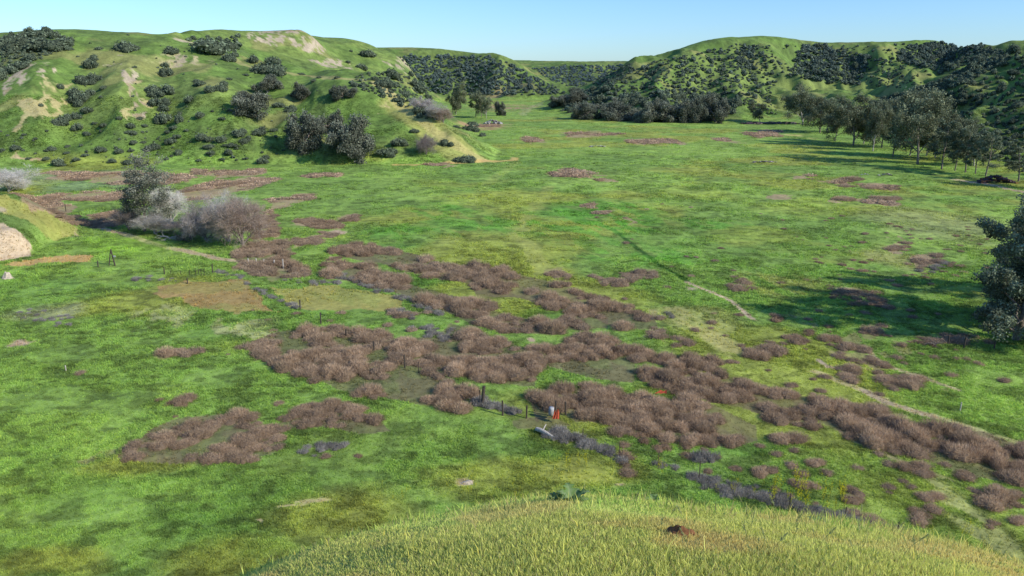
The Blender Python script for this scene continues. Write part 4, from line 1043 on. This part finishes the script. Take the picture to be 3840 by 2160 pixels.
o = link('sage_scrub', scatter_merge('sage_scrub', SG, rng.integers(0, 4, n), sx, sy, hgt(sx, sy)-.05, ss, rng.uniform(0, 6.28, n), rng.uniform(.75, 1.3, (n, 1))*np.ones((1, 3)), M_TWIG))
tag(o, 'grey leafless scrub growing in a line along the wire fence', 'scrub', kind='stuff')

# ------------------------------------------------------------------ ground cover tufts of the valley (stuff)
def tufts(name, n, vlo, vhi, seed, size_px, lab, blades=6):
    g = np.random.default_rng(seed)
    u = g.uniform(-60, 2636, n); v = vlo+(vhi-vlo)*g.uniform(0, 1, n)
    x, y, z = hit(u, v); r = np.hypot(x, y); ok = ~np.isnan(x) & (r > 32) & (r < 900)
    x, y, r = x[ok], y[ok], r[ok]; z = hgt(x, y); d = dist_at(x, y, z)
    n = len(x); C = ground_colour(x, y)
    lush = fbm(x, y, 5.5, 3, 555); hz = zone(x, y); green = C[:, 1]/(C[:, 0]+1e-6) > 1.12
    keep = (g.uniform(size=n) < .55+.45*sstep(.3, .5, lush)) & (green | (g.uniform(size=n) < .25))
    x, y, z, d, C, lush = x[keep], y[keep], z[keep], d[keep], C[keep], lush[keep]; n = len(x)
    wd = size_px*d/FD*g.uniform(.6, 1.5, n); ht = np.minimum(wd*.75, .07+.26*np.clip((lush-.38)*4, 0, 1)*g.uniform(.6, 1.2, n)+.04)
    k = blades
    th = g.uniform(0, 2*pi, (n, k)); rr = g.uniform(.0, .5, (n, k))*wd[:, None]
    bx, by = x[:, None]+np.cos(th)*rr, y[:, None]+np.sin(th)*rr
    lean = g.uniform(.2, .9, (n, k))*wd[:, None]*.6; tx, ty = bx+np.cos(th)*lean, by+np.sin(th)*lean
    sw = wd[:, None]*g.uniform(.10, .22, (n, k)); ph = g.uniform(0, 2*pi, (n, k))
    hz_ = ht[:, None]*g.uniform(.5, 1.1, (n, k)); zz = z[:, None]-.03
    V = np.stack([np.stack([bx-np.cos(ph)*sw, by-np.sin(ph)*sw, zz+0*bx], -1), np.stack([bx+np.cos(ph)*sw, by+np.sin(ph)*sw, zz+0*bx], -1), np.stack([tx, ty, zz+hz_], -1)], 2).reshape(-1, 3)
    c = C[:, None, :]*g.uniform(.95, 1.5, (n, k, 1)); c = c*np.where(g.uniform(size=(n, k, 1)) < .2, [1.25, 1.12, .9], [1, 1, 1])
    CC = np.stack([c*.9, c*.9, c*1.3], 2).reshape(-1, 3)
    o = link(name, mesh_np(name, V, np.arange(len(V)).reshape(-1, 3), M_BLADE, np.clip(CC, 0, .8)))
    tag(o, lab, 'grass', kind='stuff')
tufts('meadow_grass', 260000, 640, 1449, 21, 6.0, 'short green grass and weeds covering the near valley floor')
tufts('field_grass', 160000, 240, 640, 22, 5.0, 'green grass covering the far field and the hill slopes', 4)

# ------------------------------------------------------------------ knoll grass in the foreground (stuff)
def blades(name, n, seed, hlo, hhi, wd, r0, r1, lab, tall=False, colmul=(1, 1, 1), azr=42):
    g = np.random.default_rng(seed)
    az = np.radians(g.uniform(-azr, azr, n)); r = np.sqrt(g.uniform(r0*r0, r1*r1, n)); x, y = r*np.sin(az), r*np.cos(az)
    cl = .5*fbm(x, y, .35, 3, 700)+.5*sstep(.35,.65,fbm(x, y, .9, 2, 701)); C = ground_colour(x, y); z = hgt(x, y)
    keep = g.uniform(size=n) < (.45+1.1*cl); x, y, z, C, cl = x[keep], y[keep], z[keep], C[keep], cl[keep]; n = len(x)
    h = g.uniform(hlo, hhi, n)*(.6+.8*cl); th = g.uniform(0, 2*pi, n); w_ = wd*g.uniform(.6, 1.4, n); ln = h*g.uniform(.15, .75, n)
    ph = g.uniform(0, 2*pi, n); sx, sy = np.cos(ph)*w_*.5, np.sin(ph)*w_*.5
    mx, my, mz = x+np.cos(th)*ln*.35, y+np.sin(th)*ln*.35, z+h*.55; tx, ty, tz = x+np.cos(th)*ln, y+np.sin(th)*ln, z+h
    V = np.stack([np.stack([x-sx, y-sy, z-.01], -1), np.stack([x+sx, y+sy, z-.01], -1), np.stack([mx+sx*.8, my+sy*.8, mz], -1), np.stack([mx-sx*.8, my-sy*.8, mz], -1), np.stack([tx, ty, tz], -1)], 1).reshape(-1, 3)
    b = np.arange(n)[:, None]*5; F4 = b+np.array([[0, 1, 2, 3]]); F3 = b+np.array([[3, 2, 4]])
    k = g.uniform(size=(n, 1)); c = C*g.uniform(1.05, 1.75, (n, 1))*np.array(colmul)
    c = np.where(k < .14, np.array([[.50, .43, .18]])*g.uniform(.7, 1.2, (n, 1)), c); c = np.where(k > .93, np.array([[.16, .25, .08]]), c)
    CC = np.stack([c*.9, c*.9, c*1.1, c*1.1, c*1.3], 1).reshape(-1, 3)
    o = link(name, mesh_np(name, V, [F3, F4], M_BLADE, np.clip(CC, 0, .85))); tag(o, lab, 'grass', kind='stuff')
blades('knoll_grass', 850000, 31, .010, .034, .0042, 2.5, 8.2, 'short dry yellow green grass on the foreground knoll')
blades('knoll_grass_stalks', 1500, 32, .05, .11, .006, 2.6, 9, 'taller pale grass stalks standing out of the knoll grass', colmul=(1.5, 1.25, 1))

blades('knoll_rim_weeds', 9000, 33, .03, .10, .007, 4.5, 6.6, 'green weeds and longer grass along the rim of the foreground knoll', colmul=(.75, .85, .7))
# seed heads: bristly spikes on thin stems (each a thing)
def seed_head(seed):
    g = np.random.default_rng(seed); parts = []
    bend = g.uniform(.05, .14); ang = 0
    t = np.linspace(0, 1, 7); P = np.stack([bend*t**2, 0*t, .22*t], 1)
    T = Tree(seed); T.tube(P, np.full(7, .0016), 4); stem = (np.concatenate(T.V), np.concatenate(T.F))
    n = 90; k = g.uniform(0, 1, n); d = unit(P[-1]-P[-2]); a = P[-1]+d*(k[:, None]*.075)
    D = unit(d+g.normal(size=(n, 3))*.35); c = np.array([[.42, .44, .20]])*g.uniform(.7, 1.5, (n, 1))
    f = tri_spikes(a, D, .03*(1-.4*k), np.full(n, .0035), c, g)
    return mesh_np('stem', stem[0], stem[1], M_BLADE, np.tile([[.30, .34, .12]], (len(stem[0]), 1))), mesh_np('seed_head', f[0], f[1], M_BLADE, f[2])
SHD = [seed_head(s) for s in (1, 2, 3)]
gs = np.random.default_rng(8)
for j in range(46):
    u, v = gs.uniform(1650, 2560), gs.uniform(1300, 1449)
    xx, yy, zz = hit(u, v)
    if np.isnan(xx[0]) or math.hypot(xx[0], yy[0]) > 9: continue
    o = bpy.data.objects.new('foxtail_grass', None); COL.objects.link(o); o.location = (xx[0], yy[0], zz[0]-.02); o.rotation_euler = (0, 0, gs.uniform(0, 6.28)); o.scale = (gs.uniform(.45, .75),)*3
    tag(o, 'bristly green grass seed head on a thin bent stem in the foreground knoll grass', 'grass seed head', 'grass seed heads on the foreground knoll')
    a, b = SHD[j % 3]; link('stem', a, o); link('seed_head', b, o)

# mustard plants with yellow flowers
def mustard(seed, H=1.0):
    g = np.random.default_rng(seed); T = Tree(seed)
    T.grow((0, 0, -.05), (g.uniform(-.1, .1), g.uniform(-.1, .1), 1), H, .008, 0, dict(seg=[6, 4], wob=[.08, .12], up=[.05, .25], tap=[.4, .4], sides=[4, 3], nb=[6], t0=[.35], ang=[.6], len=[.38], rr=[.6]))
    V, F = np.concatenate(T.V), np.concatenate(T.F)
    st = mesh_np('stem', V, F, M_BLADE, np.tile([[.14, .20, .06]], (len(V), 1)))
    P = []; 
    for p, d, l in T.tips: P.append(p+g.normal(size=(8, 3))*np.array([.022, .022, .05]))
    P = np.concatenate(P); f = quad_leaves(P, rdirs(len(P), g), np.full(len(P), .03), np.tile([[.85, .76, .03]], (len(P), 1)), g)
    return st, mesh_np('flower_cluster', f[0], f[1], M_BLADE, f[2])
MU = [mustard(s) for s in (11, 12, 13, 14)]
gm = np.random.default_rng(4)
for a, b, c, dd, n, k0, lab in [(1925,2130,1225,1300,28,1.0,'tall mustard plant with yellow flowers by the grey scrub along the fence'),(2200,2480,1360,1400,8,.6,'small yellow flowering mustard at the right behind the knoll'),(1790,1960,1225,1260,10,.5,'small yellow flowering mustard at the left end of the grey scrub'),
      (1420,1480,1170,1200,5,.8,'yellow flowering mustard in the grass below the red cloth'),(1120,1310,1215,1262,14,.45,'little yellow flowering mustard near the bare soil patch'),(940,1030,1225,1270,6,.4,'little yellow flowering mustard left of the bare soil patch'),(1640,1700,1190,1205,4,.6,'yellow flowering mustard by the thin posts of the fence')]:
    for j in range(n):
        xx, yy, zz = ground_at(gm.uniform(a, b), gm.uniform(c, dd))
        if xx != xx or math.hypot(xx, yy) < 12:      # behind the knoll edge: stand on the valley floor
            fx, fy = floor_pt(gm.uniform(a, b), gm.uniform(c-30, c)); xx, yy = float(fx), float(fy); zz = float(hgt(xx, yy))
        o = bpy.data.objects.new('mustard_plant', None); COL.objects.link(o); o.location = (xx, yy, zz); o.rotation_euler = (0, 0, gm.uniform(0, 6.28)); o.scale = (1.3*k0*gm.uniform(.7, 1.25),)*3
        tag(o, lab, 'flowering weed', lab+' group'); s_, f_ = MU[j % 4]; link('stem', s_, o); link('flower_cluster', f_, o)

# thistle on the knoll rim: broad jagged leaves
def thistle(seed, S, name, lab, x, y, z):
    g = np.random.default_rng(seed); V, F, C = [], [], []; o_ = 0
    for k in range(15):
        th = k*2.4+g.uniform(-.3, .3); L = S*g.uniform(.7, 1.1); el = g.uniform(.1, 1.0) if k % 3 else 1.2; n = 9; t = np.linspace(0, 1, n)
        ra = L*t*cos(el*.8); ze = L*(np.sin(el)*t-.55*t**2.2)
        w_ = L*.16*np.sin(np.pi*np.clip(t*.92+.06, 0, 1))*np.where(np.arange(n) % 2, 1.35, .6)
        cx, sy = cos(th), sin(th)
        mid = np.stack([cx*ra, sy*ra, ze], 1); s_ = np.array([-sy, cx, 0])
        rows = np.stack([mid-s_*w_[:, None]+np.array([0, 0, .25])*w_[:, None], mid, mid+s_*w_[:, None]+np.array([0, 0, .25])*w_[:, None]], 1)
        V.append(rows.reshape(-1, 3)); i = np.arange(n*3).reshape(n, 3)+o_
        F.append(np.stack([i[:-1, :-1], i[:-1, 1:], i[1:, 1:], i[1:, :-1]], -1).reshape(-1, 4)); o_ += n*3
        c = np.array([.15, .26, .07])*g.uniform(.7, 1.3); cc = np.tile(c, (n*3, 1)); cc[1::3] = (.32, .42, .20); C.append(cc)
    o = link(name, mesh_np(name, np.concatenate(V), np.concatenate(F), M_BLADE, np.concatenate(C)), loc=(x, y, z)); tag(o, lab, 'thistle')
def rim(u):                                     # point on the knoll rim below picture column u
    az = math.atan2((u-1288)/FD*1.12, 1); r = 4.75; return r*sin(az), r*cos(az)
for u, S, sd, dr, lab in [(1440, .21, 1, .1, 'big leafy green thistle on the rim of the foreground knoll'), (1405, .13, 2, .1, 'flat dark thistle just left of the big one on the rim'), (1645, .13, 3, .3, 'tiny thistle rosette on the knoll rim right of the big thistle'), (2068, .12, 4, .3, 'small pale thistle rosette at the right part of the knoll rim')]:
    X_, Y_ = rim(u); k = 1+dr/5; X_, Y_ = X_*k, Y_*k; thistle(sd, S, 'thistle', lab, X_, Y_, float(hgt(X_, Y_)))

# gopher mound of red soil
def lump(name, u, v, rx, ry, h, m, lab, cat, seed=1, kind=None):
    x, y, z = ground_at(u, v); n = 26; g = np.random.default_rng(seed)
    th = np.linspace(0, 2*pi, n, endpoint=False); V = [[0, 0, h]]
    for k in range(1, 8):
        t = k/7; rr = t; V += [[rx*rr*cos(a)*(1+.2*math.sin(3*a+seed)), ry*rr*sin(a)*(1+.15*math.cos(2*a+seed)), h*(cos(t*pi)*.5+.5)-.02*(k == 7)] for a in th]
    V = np.array(V); V[:, 2] += (vn(V[:, 0]/(rx*.25)+9, V[:, 1]/(rx*.25)+seed, 3)-.5)*h*.6*(V[:, 2] > .02*h)
    F3 = np.array([[0, 1+i, 1+(i+1) % n] for i in range(n)]); F4 = np.array([[1+k*n+i, 1+(k+1)*n+i, 1+(k+1)*n+(i+1) % n, 1+k*n+(i+1) % n] for k in range(6) for i in range(n)])
    o = link(name, mesh_np(name, V, [F3, F4], m, smooth=True), loc=(x, y, z)); tag(o, lab, cat, kind=kind); return o
lump('soil_mound', 1715, 1347, .10, .07, .05, M_SOIL, 'small reddish gopher mound in the knoll grass', 'soil mound', 2)
lump('soil_mound', 1330, 1353, .035, .03, .02, M_SOIL, 'tiny brown soil crumb heap left of the reddish mound', 'soil mound', 5)
lump('dirt_hump', 20, 700, .9, .7, .9, M_PALE, 'pale weathered dirt hump at the left edge below the track', 'dirt hump', 3)
lump('dirt_pile', 1178, 1214, .55, .4, .12, M_PALE, 'bare pinkish soil pile in the grass behind the knoll', 'soil pile', 4)

# ------------------------------------------------------------------ fence
def box(cx, cy, cz, sx, sy, sz): 
    return np.array([[cx+sx*i/2, cy+sy*j/2, cz+sz*k/2] for k in (-1, 1) for j in (-1, 1) for i in (-1, 1)]), np.array([[0,2,3,1],[4,5,7,6],[0,1,5,4],[2,6,7,3],[0,4,6,2],[1,3,7,5]])
def post_mesh(h, r, m, lean=(0, 0), seed=0, steel=False, cap=False):
    g = np.random.default_rng(seed); T = Tree(seed); n = 6
    t = np.linspace(0, 1, n); P = np.stack([lean[0]*t*h, lean[1]*t*h, -.3+t*(h+.3)], 1)
    if steel:
        T.tube(P, np.full(n, r), 3)
    else:
        T.tube(P, r*(1+g.uniform(-.12, .12, n)), 8)
        T.tube([P[-1], P[-1]+np.array([0, 0, .015])], [r*.96, r*.2], 8)
    return mesh_np('post', np.concatenate(T.V), np.concatenate(T.F), m, smooth=not steel)
def fence(name, lab, posts, group=None, wires=(.35, .7, 1.0)):
    p0 = ground_at(posts[0][0], posts[0][1]); root = bpy.data.objects.new(name, None); COL.objects.link(root); root.location = p0
    tag(root, lab, 'fence', group); pts = []
    for k, (u, v, hpx, kind) in enumerate(posts):
        x, y, z = ground_at(u, v)
        if math.hypot(x, y) < 20: x, y = map(float, floor_pt(u, v)); z = float(hgt(x, y))
        d = dist_at(x, y, z); h = hpx*d/FD/CP; g = np.random.default_rng(k+int(u))
        r = {'w': .075, 'W': .13, 's': .03, 't': .04, 'p': .08}[kind]
        m = {'w': M_POST, 'W': M_POST, 's': M_POST, 't': M_STEEL, 'p': M_PALEWOOD}[kind]
        ln = (.10, 0) if kind == 'W' else (g.uniform(-.05, .05), g.uniform(-.05, .05))
        o = link('post', post_mesh(h, r, m, ln, k+3, kind == 't'), root); o.location = (x-p0[0], y-p0[1], z-p0[2]); pts.append((np.array(o.location), h))
    T = Tree(1)
    for (a, ha), (b, hb) in zip(pts[:-1], pts[1:]):
        for f in wires:
            q = [a+(b-a)*t+np.array([0, 0, (ha*(1-t)+hb*t)*f*.93-.10*4*t*(1-t)*.5]) for t in np.linspace(0, 1, 5)]; T.tube(q, np.full(5, .004), 3)
    if len(pts) > 1 and wires: link('wire', mesh_np('wire', np.concatenate(T.V), np.concatenate(T.F), M_WIRE), root)
    return root
fence('wire_fence', 'long wire fence of old wooden posts running through the brown thicket to the gateway', [(535,688,24,'w'),(640,735,12,'t'),(705,758,16,'t'),(755,780,26,'w'),(807,816,30,'w'),(871,848,20,'w'),(941,882,24,'w'),(1019,926,34,'w'),(1052,938,28,'t'),(1164,990,30,'t'),(1207,1014,34,'s'),(1213,1018,48,'W'),(1265,1045,38,'w'),(1324,1052,34,'w')])
fence('wire_fence', 'thin steel post fence falling away along the grey scrub to the lower right', [(1397,1048,40,'w'),(1423,1045,36,'w'),(1466,1104,28,'t'),(1559,1150,34,'t'),(1655,1172,40,'t'),(1758,1205,48,'t'),(1984,1285,46,'t'),(2122,1318,46,'t'),(2256,1345,34,'t')])
fence('wire_fence', 'far short fence of thin pickets above the brown bare patch', [(414,690,18,'w'),(430,690,10,'s'),(455,692,10,'s'),(477,692,12,'s'),(493,694,20,'s'),(500,694,18,'s'),(507,696,20,'s'),(514,695,18,'s'),(526,692,10,'s')])
fence('wire_fence', 'row of pale pickets against the brown bushes by the track', [(625,664,14,'p'),(645,664,14,'p'),(665,666,14,'p'),(690,668,14,'p'),(713,676,24,'p')], wires=(.8,))
fence('wire_fence', 'fence stubs in the brush in front of the big dark tree', [(2385,868,24,'w'),(2424,876,28,'w'),(2500,880,22,'w')])
def lone(u, v, h, kind, lab, ln=(0.02, 0)):
    x, y, z = ground_at(u, v); d = dist_at(x, y, z)
    m = {'w': M_POST, 'p': M_PALEWOOD, 't': M_STEEL}[kind]; o = link('fence_post', post_mesh(h*d/FD/CP, .05 if kind != 'w' else .08, m, ln, int(u)), loc=(x, y, z)); tag(o, lab, 'post')
lone(472, 714, 14, 'w', 'short post standing in the edge of the brown bare patch'); lone(166, 933, 14, 'p', 'thin white stake alone in the grass at the lower left')
lone(166, 532, 18, 'w', 'dark post at the left in front of the far brown brush'); lone(2415, 1033, 22, 'p', 'pale bleached stake in the brown brush near the right edge'); lone(247, 672, 16, 'w', 'low thin post left of the leaning brace posts')
# leaning brace: two posts meeting at the top with a white marker
x, y, z = ground_at(284, 668); d = dist_at(x, y, z); h = 42*d/FD; root = bpy.data.objects.new('brace_posts', None); COL.objects.link(root); root.location = (x, y, z)
tag(root, 'two wooden posts leaning together like a letter A beside the track', 'fence brace')
T = Tree(5); T.tube([(.35, 0, -.3), (.0, 0, h)], [.11, .10], 8); link('upright_post', mesh_np('upright_post', np.concatenate(T.V), np.concatenate(T.F), M_POST, smooth=True), root)
T = Tree(6); T.tube([(-.55, -.1, -.3), (-.06, -.05, h*.86)], [.07, .07], 8); link('brace_post', mesh_np('brace_post', np.concatenate(T.V), np.concatenate(T.F), M_POST, smooth=True), root)
V, F = box(.48, -.15, h*.58, .34, .05, .22); link('marker', mesh_np('marker', V, F, M_WHITE), root)
# white post cap, white drum and red cloth at the gateway
def sheet(name, u, v, w_, h_, m, lab, cat, seed, lift=.3, tilt=.5):
    x, y, z = ground_at(u, v); g = np.random.default_rng(seed); n = 14
    U, Vv = np.meshgrid(np.linspace(-.5, .5, n), np.linspace(0, 1, n))
    edge = 1-.35*np.abs(U)*2*Vv
    X = U*w_*edge+.25*w_*Vv; Y = Vv*h_*tilt+.12*np.sin(U*14+seed)*w_*.6*(1-Vv*.4); Z = Vv*h_*(.9+.25*np.sin(U*9+seed))-.12*h_*np.cos(U*17)*.4+lift
    P = np.stack([X, Y, Z], -1).reshape(-1, 3); i = np.arange(n*n).reshape(n, n)
    o = link(name, mesh_np(name, P, np.stack([i[:-1,:-1], i[:-1,1:], i[1:,1:], i[1:,:-1]], -1).reshape(-1, 4), m, smooth=True), loc=(x, y, z)); tag(o, lab, cat)
sheet('cloth', 1398, 1064, .55, .62, M_RED, 'orange red cloth caught on the brown bushes beside the gate posts', 'cloth', 1, .35)
sheet('cloth', 1660, 1016, 1.0, .16, M_RED, 'faded red strip of cloth lying on top of the large thicket', 'cloth', 4, .95, 1.6)
x, y, z = ground_at(1385, 1052); T = Tree(3); T.tube([(0, 0, .25), (.02, 0, .3), (.06, 0, .85), (.07, 0, .95), (.07, 0, .96)], [.02, .2, .22, .2, .02], 14)
o = link('white_drum', mesh_np('white_drum', np.concatenate(T.V), np.concatenate(T.F), M_WHITE, smooth=True), loc=(x, y, z)); tag(o, 'battered white plastic drum beside the left gate post', 'drum')
# sawn log
x, y, z = ground_at(1350, 1086); x2, y2, z2 = ground_at(1394, 1104); root = bpy.data.objects.new('log', None); COL.objects.link(root); root.location = (x, y, z)
tag(root, 'pale fallen log with a sawn white end lying below the gateway', 'log'); dv = np.array([x2-x, y2-y, 0])
T = Tree(9); pp = [np.array([0, 0, .22])+dv*t+np.array([0, 0, .05*sin(5*t)]) for t in np.linspace(0, 1, 7)]; T.tube(pp, [.17, .18, .16, .15, .13, .11, .05], 10); T.tube([pp[2], pp[2]+np.array([.3, .5, .35])], [.06, .03], 6)
link('trunk', mesh_np('trunk', np.concatenate(T.V), np.concatenate(T.F), M_PALEWOOD, smooth=True), root)
dn = dv/np.linalg.norm(dv); T = Tree(10); T.tube([pp[0]-dn*.03, pp[0]-dn*.005], [.155, .165], 12); i = np.arange(12); Vc = np.concatenate(T.V+[[pp[0]-dn*.035]]); Fc = np.concatenate(T.F); F3 = np.array([[24, (k+1) % 12, k] for k in range(12)])
link('sawn_end', mesh_np('sawn_end', Vc, [F3, Fc], M_WHITE), root)
# fallen white branches by the bare trees
def branches(u, v, S, m, lab, seed, name='fallen_branches', n=9):
    x, y, z = ground_at(u, v); g = np.random.default_rng(seed); T = Tree(seed)
    for k in range(n):
        th = g.uniform(0, 2*pi); p = np.array([0, 0, .1]); d = np.array([cos(th), sin(th)*.6, g.uniform(.1, .7)]); T.grow(p, d, S*g.uniform(.5, 1), .05*S/2, 0, dict(seg=[5, 4], wob=[.2, .25], up=[-.06, -.05], tap=[.3, .3], sides=[5, 4], nb=[4], t0=[.3], ang=[.6], len=[.5], rr=[.6]))
    o = link(name, mesh_np(name, np.concatenate(T.V), np.concatenate(T.F), m, smooth=True), loc=(x, y, z)); tag(o, lab, 'branches')
branches(428, 600, 3.0, M_PALEWOOD, 'heap of white fallen branches in front of the bare trees', 3, n=12)
branches(462, 606, 2.6, M_BARK, 'darker heap of fallen branches right of the white ones', 5, n=16)
branches(2350, 870, 1.5, M_BARK, 'grey heap of fallen branches before the big dark tree', 7, n=16)

# ------------------------------------------------------------------ far debris
def heap(name, u, v, w_, h_, mats, lab, seed, n=26, cat='debris pile'):
    x, y, z = ground_at(u, v); d = dist_at(x, y, z); W_, H_ = w_*d/FD, h_*d/FD; g = np.random.default_rng(seed); Vs, Fs, mi = [], [], []; o_ = 0
    for k in range(n):
        t = g.uniform(-1, 1); cz = H_*(1-abs(t)**1.3)*g.uniform(.1, .75); s = np.array([g.uniform(.08, .3), g.uniform(.1, .25), g.uniform(.12, .4)*H_/W_])*W_*.6
        V, F = box(0, 0, 0, *s); a, b = g.uniform(0, pi), g.uniform(-.5, .5); R1 = np.array([[cos(a), -sin(a), 0], [sin(a), cos(a), 0], [0, 0, 1]]); R2 = np.array([[cos(b), 0, sin(b)], [0, 1, 0], [-sin(b), 0, cos(b)]])
        Vs.append(V@R2.T@R1.T+np.array([t*W_/2, g.uniform(-.25, .25)*W_*.6, cz+.05])); Fs.append(F+o_); o_ += 8; mi += [k % len(mats)]*6
    o = link(name, mesh_np(name, np.concatenate(Vs), np.concatenate(Fs), mats, midx=mi), loc=(x, y, z)); tag(o, lab, cat)
heap('debris_pile', 1240, 312, 46, 16, [M_SCRAP, M_BARK, M_WHITE], 'far pile of pale debris below the small far trees', 2, 40)
heap('debris_pile', 1503, 369, 40, 6, [M_SCRAP, M_WHITE, M_BARK], 'low pale scrap lying in the middle of the far field', 3, 22)
heap('debris_pile', 2226, 441, 34, 8, [M_BARK, M_SCRAP, M_DARK], 'small grey brushwood pile in the field before the tree row', 4, 26)
heap('debris_pile', 2176, 440, 18, 6, [M_WHITE, M_SCRAP], 'tiny white scrap just left of the grey brushwood pile', 5, 16)
heap('debris_pile', 1923, 408, 60, 4, [M_BARK, M_SCRAP], 'long low grey branch line lying in the far field', 6, 26)
heap('scrap_heap', 2504, 459, 84, 24, [M_DARK, M_DARK, M_SOIL], 'long dark purple brown scrap heap under the trees at the right', 7, 70, 'scrap heap')
heap('log_barrier', 1940, 312, 130, 7, [M_BARK, M_DARK], 'low dark line of logs behind the field at the tree row end', 8, 60, 'log barrier')
SKY_DUST=.3;SKY_OZ=2.5;SKY_STR=.135;SUN_STR=5.0;SKY_TINT=(.69,.98,1.40)
# ------------------------------------------------------------------ camera, sun, sky
cam = bpy.data.cameras.new('camera'); co = bpy.data.objects.new('camera', cam); COL.objects.link(co)
co.location = (0, 0, EYE); co.rotation_euler = (pi/2-PITCH, 0, 0)
cam.sensor_width = 36; cam.lens = 36*FD/2576; cam.clip_start = .1; cam.clip_end = 20000
SC.camera = co
SUN_EL = radians(30); SUN_AZ = radians(118)     # azimuth clockwise from +Y: to the right and a little behind
w = bpy.data.worlds.new('World'); SC.world = w; w.use_nodes = True
nt = w.node_tree; bg = nt.nodes['Background']
sky = nt.nodes.new('ShaderNodeTexSky'); sky.sky_type = 'NISHITA'; sky.sun_disc = False
sky.sun_elevation = SUN_EL; sky.sun_rotation = SUN_AZ; sky.air_density = 1.0; sky.dust_density = SKY_DUST; sky.ozone_density = SKY_OZ; sky.altitude = 200
tn = nt.nodes.new('ShaderNodeVectorMath'); tn.operation = 'MULTIPLY'; tn.inputs[1].default_value = SKY_TINT
nt.links.new(sky.outputs[0], tn.inputs[0]); nt.links.new(tn.outputs[0], bg.inputs[0]); bg.inputs[1].default_value = SKY_STR
L = bpy.data.lights.new('sun', 'SUN'); L.energy = SUN_STR; L.angle = radians(.55); L.color = (1, .94, .82)
lo = bpy.data.objects.new('sun', L); COL.objects.link(lo)
sd = (sin(SUN_AZ)*cos(SUN_EL), cos(SUN_AZ)*cos(SUN_EL), sin(SUN_EL))
import mathutils
lo.rotation_euler = mathutils.Vector(sd).to_track_quat('Z', 'Y').to_euler()
lo.location = (60, -40, 80)
SC.view_settings.view_transform = 'Standard'; SC.view_settings.look = 'None'; SC.view_settings.exposure = 0; SC.view_settings.gamma = 1
SC.cycles.max_bounces = 6; SC.cycles.diffuse_bounces = 3; SC.cycles.transparent_max_bounces = 8
